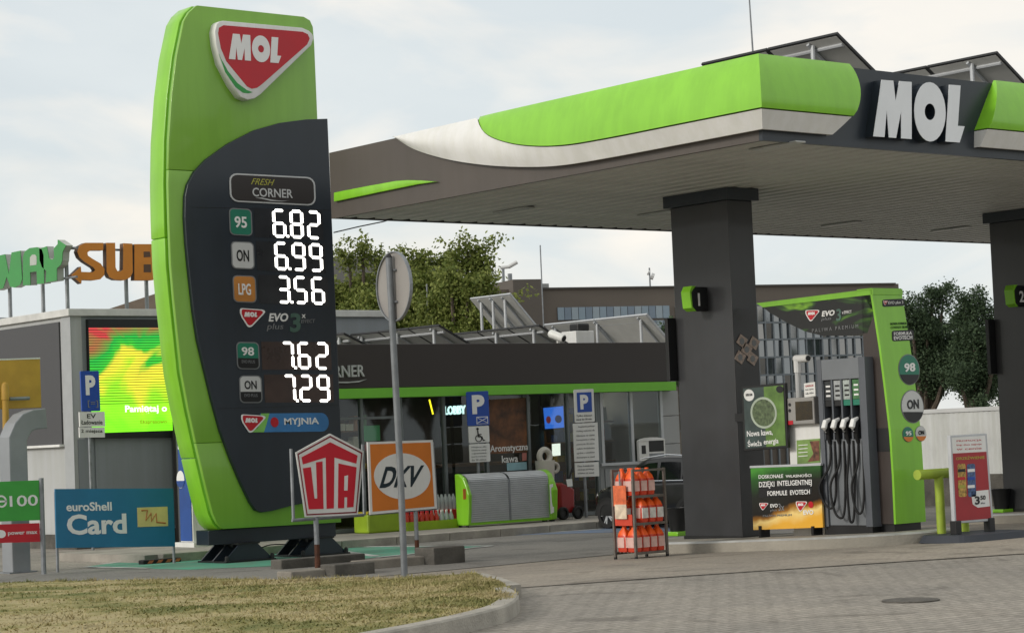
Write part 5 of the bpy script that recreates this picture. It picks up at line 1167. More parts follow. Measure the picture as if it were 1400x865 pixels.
# ---- service pedestal with terminal, leaflet, note
sp_ = thing('service_pedestal', 'white service pedestal with a grey payment terminal beside the pump', 'terminal', (3.2, 2.35, zi(2.4))); pT = PX(2.95)
ya, yb2 = on(1122, 610, pT).y, on(1079, 610, pT).y
box('pedestal', WHITE, sp_, 2.95, 3.3, ya, yb2, zi(2.6)-.03, on(1100, 576, pT).z, .01)
pT2 = PX(2.86); y_a, y_b = on(1113, 560, pT2).y, on(1075, 560, pT2).y; z_a, z_b = on(1094, 580, pT2).z, on(1094, 543, pT2).z
box('terminal_box', M('terminal_grey', (142, 140, 136), .5, 0, .05), sp_, 2.86, 3.25, y_a, y_b, z_a, z_b, .015)
poly('terminal_screen', M('amber_dark_screen', (52, 42, 20), .12, 0, .3, 6), sp_, [(1087, 549), (1110, 547.5), (1111, 573), (1088, 575)], pT2, .004, .01)
poly('red_tag', RED, sp_, [(1076, 575), (1084, 574.5), (1084.2, 580), (1076.2, 580.5)], pT2, .004, .01)
for v in (553, 561): poly('button', BLACK, sp_, ell(1079.5, v, 1.8, 2.4, 10), pT2, .004, .01)
poly('white_note', WHITE, sp_, [(1099, 524), (1114, 521.8), (1115, 541), (1099.8, 543)], PX(2.9), 0, .02)
for i in range(3): text('lettering', (RED, INKG, INKG)[i], sp_, ('UWAGA', 'kasa czynna', 'cala dobe')[i], Q(1101, 526.5+i*5, 1112, 525+i*5, 2.6), PX(2.9), .004, .003)
lf = poly('leaflet', M('leaflet_green', (120, 150, 80), .6, 0, .2, 6), sp_, [(1089, 601.5), (1121, 599), (1121.5, 632), (1090, 634)], PX(2.95), .006, .006)
poly('leaflet_picture', M('leaflet_brown', (120, 76, 56), .6, 0, .5, 12), lf, [(1107, 603), (1120, 602), (1120.5, 629), (1104, 631), (1112, 620)], PX(2.95), .009, .003)
for i in range(4): poly('leaflet_line', INKW, lf, [(1091.5, 608+i*5), (1104, 607+i*5), (1104, 608+i*5), (1091.5, 609+i*5)], PX(2.95), .009, .003)
# ---- poster frame beside the column
pF = PX(2.83); pf = thing('framed_poster', 'black framed green drink poster mounted on the side of the column', 'poster', tuple(on(1046, 614, pF)))
poly('frame', BLACK, pf, [(1013, 528), (1073, 523), (1077, 612), (1017, 616.5)], pF, 0, .05, bevel=.006)
poly('print_dark', M('poster_slate', (60, 74, 72), .35, 0, .2, 4), pf, [(1016, 531), (1044, 528.6), (1047.6, 610.5), (1019.6, 613)], pF, .004, .005); poly('print_green', M('poster_green', (98, 132, 62), .35, 0, .25, 4), pf, [(1044, 528.6), (1070.5, 526.3), (1074.2, 608.6), (1047.6, 610.5)], pF, .004, .005)
MB().ring(pts(ell(1044, 564, 18, 21.5, 32), pF, .007), pts(ell(1044, 564, 15.5, 18.5, 32), pF, .007), (.003, 0, 0)).build('plate_ring', M('poster_ring', (170, 182, 164), .4), pf)
poly('plate_dish', M('poster_dish', (92, 108, 76), .4, 0, .4, 20), pf, ell(1044, 564, 15.3, 18.3, 28), pF, .007, .003)
poly('round_tag', WHITE, pf, ell(1024, 540, 7, 8, 20), pF, .007, .003); text('lettering', INKK, pf, 'NOWA KAWA', Q(1019.5, 538, 1028.5, 537.3, 3.6), pF, .010, .003)
text('lettering', INKW, pf, 'Nowa kawa,', Q(1021, 589, 1056, 586, 9), pF, .008, .003, .012); text('lettering', INKW, pf, 'Świeża', Q(1022, 601, 1041, 599.4, 9.5), pF, .008, .003, .012); text('lettering', INKW, pf, 'energia', Q(1044, 600.5, 1064, 598.8, 9), pF, .008, .003, .012)
poly('brand_tab', INKK, pf, ell(1066, 532, 5, 5, 14), pF, .007, .002)
a = on(1020, 570, pF); box('wall_bracket', BLACK, pf, 2.84, 2.92, min(a.y-.05, 3.42), 3.42, a.z-.05, a.z+.05)
# ---- printed board standing on the island
pB_ = PX(2.70); sb = thing('printed_island_board', 'green black and gold advertising board standing on the pump island', 'advertising board', tuple(on(1076, 722, pB_)))
def bmat():
    m = bpy.data.materials.new('board_print'); m.use_nodes = True; t = m.node_tree; n = t.nodes; l = t.links; b = n['Principled BSDF']; b.inputs['Roughness'].default_value = .3
    tc_ = n.new('ShaderNodeTexCoord'); sp2 = n.new('ShaderNodeSeparateXYZ'); l.new(tc_.outputs['Object'], sp2.inputs[0])
    nz_ = n.new('ShaderNodeTexNoise'); nz_.inputs['Scale'].default_value = 2.4; nz_.inputs['Detail'].default_value = 4; l.new(tc_.outputs['Object'], nz_.inputs['Vector'])
    # height plus noise: gold at the foot, black middle, green top
    k = n.new('ShaderNodeMath'); k.operation = 'MULTIPLY_ADD'; k.inputs[1].default_value = .30; l.new(nz_.outputs[0], k.inputs[0])
    k2 = n.new('ShaderNodeMath'); k2.operation = 'MULTIPLY_ADD'; k2.inputs[1].default_value = .18; l.new(sp2.outputs['Y'], k2.inputs[0]); l.new(sp2.outputs['Z'], k2.inputs[2]); l.new(k2.outputs[0], k.inputs[2])
    r = n.new('ShaderNodeValToRGB'); e = r.color_ramp.elements; e[0].position = .20; e[0].color = (*lin((226, 170, 60)), 1); e[1].position = .92; e[1].color = (*lin((70, 140, 50)), 1)
    for p_, c_ in ((.30, (236, 206, 130)), (.36, (150, 100, 30)), (.42, (30, 27, 24)), (.66, (30, 34, 28)), (.80, (40, 84, 34))): x = e.new(p_); x.color = (*lin(c_), 1)
    l.new(k.outputs[0], r.inputs[0]); l.new(r.outputs[0], b.inputs['Base Color']); return m
poly('print', bmat(), sb, [(1026, 638), (1121.5, 634.5), (1125, 720.5), (1030, 724)], pB_, 0, .03)
poly('top_rail', ALU, sb, [(1025, 636.5), (1122, 633), (1122, 636), (1025, 639.5)], pB_, .006, .042)
zlo = on(1076, 722, pB_).z
for u in (1040, 1112): q_ = on(u, 722, pB_); box('foot', BLACK, sb, 2.68, 2.84, q_.y-.018, q_.y+.018, zi(q_.y)-.01, zlo+.03)
tb_ = poly('text_band', INKK, sb, [(1037, 657.5), (1109, 654.5), (1110, 673), (1066, 675), (1065.8, 679), (1038, 680)], pB_, .004, .004)
text('lettering', INKW, sb, 'DOSKONAŁE', Q(1037, 649, 1070.5, 647.7, 5), pB_, .008, .003, .012); text('lettering', INKW, sb, 'WŁASNOŚCI', Q(1074, 647.6, 1109, 646.3, 5), pB_, .008, .003, .012); text('lettering', INKW, sb, 'DZIĘKI', Q(1037.5, 658, 1058.5, 657.1, 9.8), pB_, .009, .003, .012); text('lettering', INKW, sb, 'INTELIGENTNEJ', Q(1062.5, 656.9, 1109.5, 655, 9.3), pB_, .009, .003, .012); text('lettering', INKW, sb, 'FORMULE', Q(1049, 671, 1076, 669.8, 6.5), pB_, .009, .003, .018); text('lettering', INKW, sb, 'EVOTECH', Q(1080, 669.7, 1107, 668.5, 6.5), pB_, .009, .003, .018)
badge(sb, 1038, 687, 1050, 686.5, 10, pB_, .006); badge(sb, 1088, 685, 1103, 684.3, 14, pB_, .006)
text('lettering', INKW, sb, 'EVO', Q(1053, 688.5, 1063, 688, 5), pB_, .006, .003, .02); text('lettering', INKG, sb, 'plus', Q(1053, 695.5, 1062, 695, 4), pB_, .006, .003); text('lettering', INKG, sb, '3x', Q(1064, 688, 1072, 687.6, 10), pB_, .006, .003, .01)
text('lettering', INKW, sb, 'EVO', Q(1098, 697, 1112, 696.4, 6.5), pB_, .006, .003, .03); poly('drop_mark', RED, sb, ell(1108.5, 689.5, 3.4, 4.6, 14), pB_, .006, .003)
text('lettering', INKG, sb, 'PALIWA PREMIUM', Q(1043, 703.5, 1082, 702, 2.8), pB_, .006, .003)
# ---- security camera on a pole behind the pedestal
pk = thing('pole_security_camera', 'white security camera on a pale pole behind the pump terminal', 'camera', (3.5, 2.6, zi(2.6)))
P_ = on(1093, 560, PX(3.45)); zt = on(1091, 499, PX(3.45)).z
MB().tube([(3.45, P_.y, zi(P_.y)-.02), (3.45, P_.y, zt)], .035, 10).build('pole', PALE, pk, smooth=True)
cctv(pk, on(1105, 489.5, PX(3.40)), on(1087, 490.5, PX(3.47)), .048); MB().tube([(3.45, P_.y, zt-.09), (3.45, P_.y, on(1090, 493, PX(3.45)).z)], .045, 10).build('junction_box', WHITE, pk)
# ---- lime pipe guard and pavement sign
LIME = M('lime_pipe_paint', (156, 178, 58), .5, 0, .1, 4)
YG_ = .42; pG_ = PY(YG_); gd = thing('pipe_guard', 'lime green pipe guard rail at the end of the pump island', 'guard rail', (on(1287, 736, pG_).x, YG_, gz(YG_)))
a, b = on(1254, 649.5, pG_), on(1334, 643, pG_); zz_ = (a.z+b.z)/2
MB().tube([(a.x, YG_, zz_), (b.x, YG_, zz_)], .058, 14).build('rail', LIME, gd, smooth=True)
for u in (1286, 1318): x = on(u, 700, pG_).x; MB().tube([(x, YG_, gz(YG_)-.02), (x, YG_, zz_)], .052, 14).build('post', LIME, gd, smooth=True)
YA = .08; pA_ = PY(YA); zg_ = gz(YA); asn = thing('pavement_sign', 'white framed red price poster sign on a dark rubber base', 'pavement sign', (on(1330, 735, pA_).x, YA, zg_))
poly('frame', ALU, asn, [(1299, 595), (1349.5, 592), (1358.5, 711.5), (1305.5, 715.5)], pA_, 0, .05, bevel=.008)
poly('white_header', WHITE, asn, [(1301.5, 598), (1347, 595), (1348.6, 617), (1303, 619.5)], pA_, .004, .005)
poly('red_poster', M('poster_red', (158, 36, 44), .45, 0, .08, 3), asn, [(1303, 619.5), (1348.6, 617), (1355.3, 708), (1308, 712)], pA_, .004, .005)
for i in range(3): text('lettering', RED, asn, ('PROMOCJA', 'kup dwa napoje', 'w cenie')[i], Q(1308, 601.5+i*5.4, 1342, 600+i*5.4, 2.8), pA_, .006, .003)
text('lettering', INKY, asn, 'ORZEŹWIENIE', Q(1307, 623.5, 1346, 621.5, 5), pA_, .006, .003, .01)
CANS = [M('can_gold', (186, 150, 70), .35, 0, .4, 30), M('can_blue', (70, 96, 140), .35, 0, .4, 30)]
for i, u in enumerate((1309, 1322)):
    c_ = poly('can_picture', CANS[i], asn, qpoly(Q(u, 634, u+11, 633.3, 45), rrect(.2, .06)), pA_, .006, .004)
    for k in range(3): poly('can_band', (INKK, RED, INKY)[k] if i == 0 else (INKW, SBLUE, INKW)[k], c_, qpoly(Q(u+1, 641+k*11, u+10.6, 640.3+k*11, 4), RECT), pA_, .009, .003)
poly('price_tag', WHITE, asn, [(1327.5, 671.5), (1351.5, 669), (1353.5, 691.5), (1337, 693.5), (1330, 689)], pA_, .006, .004)
text('lettering', INKK, asn, '3', Q(1333, 678, 1339.5, 677.5, 11.5), pA_, .011, .003, .03); text('lettering', INKK, asn, '50', Q(1340.5, 677, 1347.5, 676.5, 6), pA_, .011, .003, .02); text('lettering', INKG, asn, 'z\u0142/szt', Q(1341, 686, 1347, 685.6, 2.4), pA_, .011, .003)
x0, x1 = on(1283, 735, pA_).x, on(1386, 735, pA_).x; xm = (x0+x1)/2
m = MB(); n = 28; P0 = []; P1 = []
for k in range(n):
    t = 2*math.pi*k/n; cx_, sx_ = math.copysign(abs(math.cos(t))**.45, math.cos(t)), math.copysign(abs(math.sin(t))**.45, math.sin(t)); P0.append((xm+(x1-x0)/2*cx_, YA+.02+.40*sx_, zg_+.004)); P1.append((xm+(x1-x0)/2*cx_*.93, YA+.02+.36*sx_, zg_+.085))
m.add(P0+P1, [tuple(range(n)), tuple(range(2*n-1, n-1, -1))]+[(k, (k+1) % n, (k+1) % n+n, k+n) for k in range(n)]); m.build('rubber_base', M('slate_rubber', (52, 56, 64), .7, 0, .1, 5), asn)
for u in (1309, 1355): x = on(u, 715, pA_).x; box('spring_foot', BLACK, asn, x-.05, x+.05, YA-.02, YA+.07, zg_+.08, on(1330, 713, pA_).z+.03, .01)
# ---- waste bins
def bin_(label, u, v, dz):
    p = onG(u, v, dz); z = gz(p.y)+dz; o = thing('waste_bin', label, 'bin', (p.x, p.y, z), 'black bins with lime base on the islands')
    box('lime_base', GREEN, o, p.x-.12, p.x+.12, p.y-.12, p.y+.12, z, z+.06, .015)
    MB().lathe((p.x, p.y, z+.06), [(.10, 0), (.135, .30), (.14, .31), (.125, .31), (.10, .25)], 18).build('bucket', BLACK, o, smooth=True)
bin_('black bucket bin with lime base left of the first column', 927, 732, .137)
p = Vector((9.0, 3.0, 0)); 
b_ = on(1369, 690, PX(9.15)); o = thing('waste_bin', 'black bin with lime base beside the column at the right edge', 'bin', (9.15, b_.y, zi(b_.y)), 'black bins with lime base on the islands')
box('lime_base', GREEN, o, 9.03, 9.27, b_.y-.12, b_.y+.12, zi(b_.y), zi(b_.y)+.05, .012); MB().lathe((9.15, b_.y, zi(b_.y)+.05), [(.10, 0), (.135, .28), (.14, .29), (.125, .29), (.10, .24)], 18).build('bucket', BLACK, o, smooth=True)
# ---- rack of washer fluid
r0 = onG(870, 764); XR, YR = r0.x, r0.y; zr0 = gz(YR); WR, DR = .50, .36
rack = thing('fluid_rack', 'open metal rack stacked with washer fluid canisters left of the column', 'rack', (XR, YR, zr0))
RK = M('rack_steel', (112, 106, 100), .55, .4, .2, 8)
Hh = on(866, 641, PY(YR)).z
for x in (XR, XR+WR):
    for y in (YR, YR+DR):
        MB().box(x-.014, x+.014, y-.014, y+.014, gz(y)+.03, Hh).build('upright', RK, rack); MB().lathe((x, y, gz(y)), [(.02, 0), (.02, .03), (.014, .032)], 8).build('foot', BLACK, rack)
lv = [zr0+.08, zr0+.42, zr0+.74]
for z in lv:
    for k in range(6): y = YR+.02+k*(DR-.04)/5; box('shelf_wire', RK, rack, XR, XR+WR, y-.006, y+.006, z-.012, z)
    for y in (YR, YR+DR): box('shelf_edge', RK, rack, XR, XR+WR, y-.008, y+.008, z-.03, z)
for y in (YR, YR+DR): box('top_bar', RK, rack, XR, XR+WR, y-.010, y+.010, Hh-.03, Hh-.005)
CO = M('cap_orange', (236, 92, 28), .4, 0, .04); CB = M('fluid_red', (202, 66, 44), .25, 0, .1); CP = M('fluid_pale_label', (214, 176, 166), .4, 0, .12, 8); LBw = M('label_white', (206, 202, 196), .5, 0, .12, 14)
def loft(sec):
    m = MB(); n = len(sec[0]); m.grid([s+[s[0]] for s in sec]); 
    m.f += [tuple(range(n)), tuple((len(sec)-1)*(n+1)+k for k in range(n-1, -1, -1))]; return m
def rsec(w, d, z, n=12, p=.5): return [(w*math.copysign(abs(math.cos(2*math.pi*k/n))**p, math.cos(2*math.pi*k/n)), d*math.copysign(abs(math.sin(2*math.pi*k/n))**p, math.sin(2*math.pi*k/n)), z) for k in range(n)]
def keep(o): me = o.data; bpy.data.objects.remove(o); return me
c_body = keep(loft([rsec(.052, .075, 0), rsec(.056, .08, .02), rsec(.056, .08, .19), rsec(.05, .07, .21)]).build('body', CB, None, smooth=True))
c_sh = keep(loft([rsec(.055, .078, .195), rsec(.045, .06, .235), rsec(.024, .03, .27), rsec(.022, .022, .285)]).build('shoulder', CO, None, smooth=True))
c_cap = keep(MB().lathe((0, 0, .285), [(.024, 0), (.024, .03), (.02, .034)], 12).build('cap', CO, None))
c_lab = {k: keep(MB().box(-.045, .045, -.0825, .0825, .05, .17).build('label_sheet', mt, None)) for k, mt in (('p', CP), ('w', LBw))}
c_lab2 = keep(MB().box(-.0582, .0582, -.05, .05, .05, .17).build('label_sheet', CP, None))
WORD = ('bottom', 'middle', 'top')
for li, z in enumerate(lv):
    for ix in range(4):
        for iy in range(2):
            if li == 1 and iy == 0 and ix == 0: continue
            if li == 2 and ix == 3: continue
            o = thing('fluid_canister', 'washer fluid canister with orange shoulder on the %s shelf of the rack' % WORD[li], 'canister', (XR+.065+ix*.122, YR+.09+iy*.17, z), 'canisters on the %s rack shelf' % WORD[li])
            for me in (c_body, c_sh, c_cap, c_lab['w' if li == 1 else 'p'], c_lab2): c = bpy.data.objects.new(me.name.split('.')[0], me); COL.objects.link(c); c.parent = o
pc_ = thing('price_card', 'orange and cream price card hung on the side of the rack', 'price card', (XR-.03, YR+.18, zr0+.55))
box('orange_sheet', M('card_orange', (222, 110, 66), .5, 0, .2, 10), pc_, XR-.03, XR-.022, YR+.10, YR+.32, zr0+.62, zr0+.86); box('cream_sheet', M('card_cream', (214, 196, 172), .5, 0, .2, 10), pc_, XR-.034, XR-.024, YR+.10, YR+.30, zr0+.47, zr0+.64); box('hook', STEEL, pc_, XR-.024, XR-.012, YR+.2, YR+.22, zr0+.8, Hh-.02)
box('orange_tray', M('tray_orange', (204, 66, 40), .5, 0, .1), rack, XR-.01, XR+.0, YR+.03, YR+DR-.03, lv[1]-.03, lv[1]+.10)
# ================================================================== PARKED CAR (nose to the shop)
CARM = M('car_paint_black', (9, 10, 12), .3, 0, .05, 2, coat=.25); CGL = M('car_glass', (14, 17, 19), .12, 0, .1, 3); CHR = M('chrome', (200, 202, 204), .2, .9, .04)
wc = on(831, 701, PX(7.05)); XC, YFW = 7.0, wc.y
car = thing('parked_car', 'black car parked nose to the shop behind the rack and column', 'car', (XC+.92, YFW-1.3, 0))
Wd = 1.84; yn, yr = YFW+.62, YFW-3.45
L_ = yn-yr
def S(f): return yn-f*L_
# lower body: stations from nose to tail (fraction, half width, top z, bottom z)
st_ = [(0, .62, .62, .38), (.025, .78, .78, .26), (.08, .88, .90, .22), (.16, .92, .97, .21), (.25, .92, 1.02, .21), (.34, .92, 1.04, .21), (.55, .92, 1.05, .21), (.75, .92, 1.07, .22), (.90, .91, 1.06, .24), (.97, .86, 1.02, .28), (1.0, .76, .92, .40)]
xc = XC+Wd/2
def bsec(f, w, zt_, zb_): y = S(f); return [(xc-w*.90, y, zb_), (xc-w, y, zb_+.12), (xc-w*1.0, y, zb_+.45), (xc-w*.985, y, zt_-.10), (xc-w*.93, y, zt_-.02), (xc-w*.75, y, zt_), (xc+w*.75, y, zt_), (xc+w*.93, y, zt_-.02), (xc+w*.985, y, zt_-.10), (xc+w, y, zb_+.45), (xc+w, y, zb_+.12), (xc+w*.9, y, zb_)]
loft([bsec(*s) for s in st_]).build('body', CARM, car, smooth=True, angle=.9)
gh = [(.25, .66, 1.02), (.31, .72, 1.25), (.37, .70, 1.46), (.45, .69, 1.57), (.60, .69, 1.60), (.78, .67, 1.57), (.90, .64, 1.47), (.97, .66, 1.20), (.985, .70, 1.02)]
def gsec(f, w, z): y = S(f); b = 1.03; k = min(1, max(.0, (z-b)/.5)); return [(xc-.86, y, b-.04), (xc-.86+(.86-w-.04)*k, y, max(b, z-.07)), (xc-w+.04, y, z), (xc+w-.04, y, z), (xc+.86-(.86-w-.04)*k, y, max(b, z-.07)), (xc+.86, y, b-.04)]
loft([gsec(*s) for s in gh]).build('cabin', CARM, car, smooth=True, angle=.9)
def sidewin(f0, f1, f2, f3, z0=1.07):
    def pt(f, z):
        zr_ = 1.03
        for (a, w, h), (c, w2, h2) in zip(gh, gh[1:]):
            if a <= f <= c: t = (f-a)/(c-a); zr_ = h+(h2-h)*t; ww = w+(w2-w)*t
        k0 = min(1, max(0, (zr_-1.03)/.5)); xt = xc-.86+(.86-ww-.04)*k0; zt_ = max(1.03, zr_-.07); s = (z-.99)/(zt_-.99)
        return Vector((xc-.86+(xt-xc+.86)*s-.008, S(f), z))
    def top(f):
        for (a, w, h), (c, w2, h2) in zip(gh, gh[1:]):
            if a <= f <= c: return h+(h2-h)*(f-a)/(c-a)-.12
    P = [pt(f0, z0), pt(f1, top(f1)), pt((f1+f2)/2, top((f1+f2)/2)), pt(f2, top(f2)), pt(f3, z0)]
    MB().prism(P, (.02, 0, 0)).build('side_window', CGL, car)
    MB().prism([Vector((2*xc-p.x, p.y, p.z)) for p in P], (-.02, 0, 0)).build('side_window', CGL, car)
sidewin(.31, .395, .535, .545); sidewin(.56, .565, .71, .73); sidewin(.745, .74, .85, .90)
for s in (-1, 1):
    MB().tube([(xc+s*.868, S(.30), 1.06), (xc+s*.868, S(.55), 1.065), (xc+s*.868, S(.90), 1.07)], .014, 6).build('chrome_strip', CHR, car)
    MB().tube([(xc+s*.70, S(.40), 1.56), (xc+s*.69, S(.60), 1.635), (xc+s*.67, S(.82), 1.58)], .016, 6).build('roof_rail', CHR, car)
    box('mirror', CARM, car, xc+s*.90, xc+s*1.08, S(.335), S(.31), 1.06, 1.2, .03)
    MB().prism([(xc+s*.50, yn-.05, .74), (xc+s*.82, yn-.22, .78), (xc+s*.84, yn-.30, .68), (xc+s*.55, yn-.06, .64)], (0, .02, 0)).build('headlight', PALE, car)
    box('tail_light', RED, car, xc+s*.62, xc+s*.84, yr+.01, yr+.12, .82, 1.0, .02)
# windscreen and rear window
MB().prism([(xc-.74, S(.262)+.012, 1.08), (xc+.74, S(.262)+.012, 1.08), (xc+.62, S(.368)+.03, 1.43), (xc-.62, S(.368)+.03, 1.43)], (0, -.02, -.006)).build('windscreen', CGL, car)
MB().prism([(xc-.66, S(.975)-.02, 1.12), (xc+.66, S(.975)-.02, 1.12), (xc+.58, S(.92)-.03, 1.40), (xc-.58, S(.92)-.03, 1.40)], (0, .02, 0)).build('rear_window', CGL, car)
box('number_plate', WHITE, car, xc-.26, xc+.26, yr-.012, yr+.05, .62, .73)
def wheel_x(parent, c, R0, w, s):
    n = 28; pr = [(R0*.66, -w/2), (R0*.92, -w/2), (R0, -w*.32), (R0, w*.32), (R0*.92, w/2), (R0*.66, w/2)]; q = len(pr)
    vs = [(c[0]+x, c[1]+r*math.cos(2*math.pi*k/n), c[2]+r*math.sin(2*math.pi*k/n)) for r, x in pr for k in range(n)]
    t = MB().add(vs, [(i*n+k, i*n+(k+1) % n, ((i+1) % q)*n+(k+1) % n, ((i+1) % q)*n+k) for i in range(q) for k in range(n)]).build('wheel', RUBBER, parent, smooth=True)
    m = MB(); 
    for k in range(5):
        for o_ in (-.16, .16):
            a = 2*math.pi*k/5+o_; d = Vector((0, math.cos(a), math.sin(a))); sd_ = Vector((0, -math.sin(a), math.cos(a)))*.016; C_ = Vector(c)+Vector((s*w*.42, 0, 0))
            m.prism([C_+d*.04-sd_, C_+d*R0*.68-sd_, C_+d*R0*.68+sd_, C_+d*.04+sd_], (-s*.03, 0, 0))
    m.build('spoke', ALU, t)
    MB().add([(c[0]+s*w*.30, c[1]+R0*.67*math.cos(2*math.pi*k/n), c[2]+R0*.67*math.sin(2*math.pi*k/n)) for k in range(n)]+[(c[0]-s*w*.2, c[1]+R0*.67*math.cos(2*math.pi*k/n), c[2]+R0*.67*math.sin(2*math.pi*k/n)) for k in range(n)], [tuple(range(n)), tuple(range(2*n-1, n-1, -1))]).build('rim', M('rim_dark', (46, 47, 50), .4, .5), t)
for s in (-1, 1):
    for yy in (YFW, YFW-2.62):
        c = (xc+s*(Wd/2-.105), yy, .335)
        n = 24; MB().add([(xc+s*(Wd/2+.004), yy+.40*math.cos(math.pi*k/n), .30+.42*math.sin(math.pi*k/n)) for k in range(n+1)]+[(xc+s*(Wd/2-.3), yy+.40*math.cos(math.pi*k/n), .30+.42*math.sin(math.pi*k/n)) for k in range(n+1)], [tuple(range(n+1))]+[(k, k+1, k+n+2, k+n+1) for k in range(n)]).build('wheel_arch', BLACK, car)
        wheel_x(car, c, .335, .235, s)
CS = .71; car.scale = (CS, CS, CS); car.location = (XC+.105+.815*CS, YFW-1.3*CS, 0)
# ================================================================== BACKGROUND BUILDINGS
o1 = atD(690, 395, 75); o2 = atD(1228, 388, 81); o1.z = o2.z = (o1.z+o2.z)/2
dv = (o2-o1); dv.z = 0; dv.normalize(); nv = Vector((dv.y, -dv.x, 0))
if nv.dot(CAM-o1) < 0: nv = -nv
pO_ = (o1, nv)
def wall(name, mat, parent, px, off, th): return poly(name, mat, parent, px, pO_, off, th)
ob_ = thing('office_building', 'grey brown office block with ribbon windows and glass curtain wall behind the shop', 'building', (o1.x, o1.y, 0))
OBR = M('office_panel_brown', (100, 92, 84), .7, 0, .08, .3); OBL = M('office_window_blue', (120, 142, 160), .18, 0, .10, .6, coat=.3); OMU = M('office_mullion', (104, 112, 118), .6)
def ofb(name, mat, ua, ub, va, vb, off, th): # upright box on the facade between pixel columns and heights
    a = on(ua, 500, pO_); b = on(ub, 500, pO_); z1 = on((ua+ub)/2, va, pO_).z; z0 = on((ua+ub)/2, vb, pO_).z if vb is not None else 0
    P = [Vector((a.x, a.y, z0)), Vector((b.x, b.y, z0)), Vector((b.x, b.y, z1)), Vector((a.x, a.y, z1))]
    return MB().prism([p+nv*off for p in P], -nv*th).build(name, mat, ob_)
zt_o = o1.z
e1 = on(738, 400, pO_); e2 = on(1229, 400, pO_)
P = [Vector((p.x, p.y, z)) for p, z in ((e1, 0), (e2, 0), (e2, zt_o), (e1, zt_o))]
MB().prism(P, -nv*12).build('main_block', OBR, ob_)
ofb('stair_block', M('office_stair_brown', (88, 82, 76), .7, 0, .08, .3), 700, 739, 383, None, .4, 9); ofb('left_block', OBR, 640, 701, 396, None, 0, 9); ofb('penthouse', M('office_grey', (150, 152, 150), .7), 739, 763, 386, 396, -.5, 4)
zp = ofb('parapet', M('parapet_dark', (70, 66, 62), .7), 738, 1229, 390, 392.4, .08, 12.2)
# ribbon windows
us = [762+i*9.6 for i in range(17)]
WBLS = [M('ribbon_blue_%d' % i, c, .2, 0, .08, .5, coat=.3) for i, c in enumerate(((126, 144, 158), (108, 124, 140), (140, 154, 164)))]
for r_ in range(2):
    z1 = on(840, 419+r_*20, pO_).z; z0 = on(840, 436+r_*20, pO_).z
    for k, (a, b) in enumerate(zip(us, us[1:])):
        A = on(a+.4, 440, pO_); B = on(b-.4, 440, pO_); MB().prism([Vector((q.x, q.y, z))+nv*.05 for q, z in ((A, z0), (B, z0), (B, z1), (A, z1))], -nv*.04).build('window_pane', WBLS[(k*7+r_*3) % 3], ob_)
# curtain wall of the right wing: real panes between mullions, each a little out of true
CW = []
for i in range(4):
    m = bpy.data.materials.new('curtain_glass_%d' % i); m.use_nodes = True; b = m.node_tree.nodes['Principled BSDF']
    b.inputs['Base Color'].default_value = (*lin(((20, 30, 36), (26, 38, 44), (16, 26, 30), (30, 42, 50))[i]), 1); b.inputs['Roughness'].default_value = .04; b.inputs['Specular IOR Level'].default_value = 1.0; b.inputs['IOR'].default_value = 2.1
    CW.append(m)
uc = [925+i*11.0 for i in range(30)]; vr = [416, 440, 463, 487, 511, 534, 558, 582]
z_top = on(1100, 414, pO_).z
for k, (a, b) in enumerate(zip(uc, uc[1:])):
    if b > 1226: break
    A = on(a+.1, 480, pO_); B = on(b-.1, 480, pO_)
    for j in range(len(vr)-1):
        z1 = on(1100, vr[j]+.7, pO_).z; z0 = on(1100, vr[j+1]-.7, pO_).z; t = rnd.gauss(0, .012); t2 = rnd.gauss(0, .012)
        MB().prism([Vector((A.x, A.y, z0))+nv*(.06+t), Vector((B.x, B.y, z0))+nv*(.06-t+t2), Vector((B.x, B.y, z1))+nv*(.06-t), Vector((A.x, A.y, z1))+nv*(.06+t-t2)], -nv*.05).build('curtain_pane', CW[rnd.randrange(4)], ob_)
    q = on(b, 480, pO_); d_ = dv*.018
    MB().prism([Vector((q.x, q.y, 0))-d_+nv*.14, Vector((q.x, q.y, 0))+d_+nv*.14, Vector((q.x, q.y, z_top))+d_+nv*.14, Vector((q.x, q.y, z_top))-d_+nv*.14], -nv*.13).build('mullion', OMU, ob_)
for v in vr:
    z = on(1100, v, pO_).z; A = on(925, 480, pO_); B = on(1226, 480, pO_); MB().prism([Vector((A.x, A.y, z-.03))+nv*.12, Vector((B.x, B.y, z-.03))+nv*.12, Vector((B.x, B.y, z+.03))+nv*.12, Vector((A.x, A.y, z+.03))+nv*.12], -nv*.11).build('transom', OMU, ob_)
# rooftop things of the office
def mast(name, label, u, vtop, vbase, D, r=.03, arms=()):
    p = atD(u, vbase, D); t = atD(u, vtop, D); o = thing(name, label, 'mast', (p.x, p.y, p.z)); MB().tube([(p.x, p.y, p.z-1.4), (p.x, p.y, t.z)], r, 6).build('pole', STEEL, o)
    for (ua, va, ub, vb, rr) in arms: MB().tube([atD(ua, va, D), atD(ub, vb, D)], rr, 8).build('arm', PALE, o)
    return o
mast('wind_sensor', 'white wind vane sensor on the office roof', 689, 364, 397, 76, .05, ((684, 366, 697, 364.5, .06), (695, 365, 707, 358, .07)))
mast('antenna_rod', 'tall thin antenna rod rising above the office stair block', 743, 335, 440, 74, .022)
mast('relay_antenna', 'small antenna mast with two drums on the office roof', 889, 366, 394, 80, .03, ((886, 372, 888, 373, .10), (890, 377, 894, 378.5, .12)))
mast('antenna_rod', 'short rod antenna rising from the leafy tree area', 586, 388, 450, 50, .02)
mast('flue_pipe', 'short dark flue pipe beside the wind sensor on the office roof', 698, 374, 397, 77, .08)
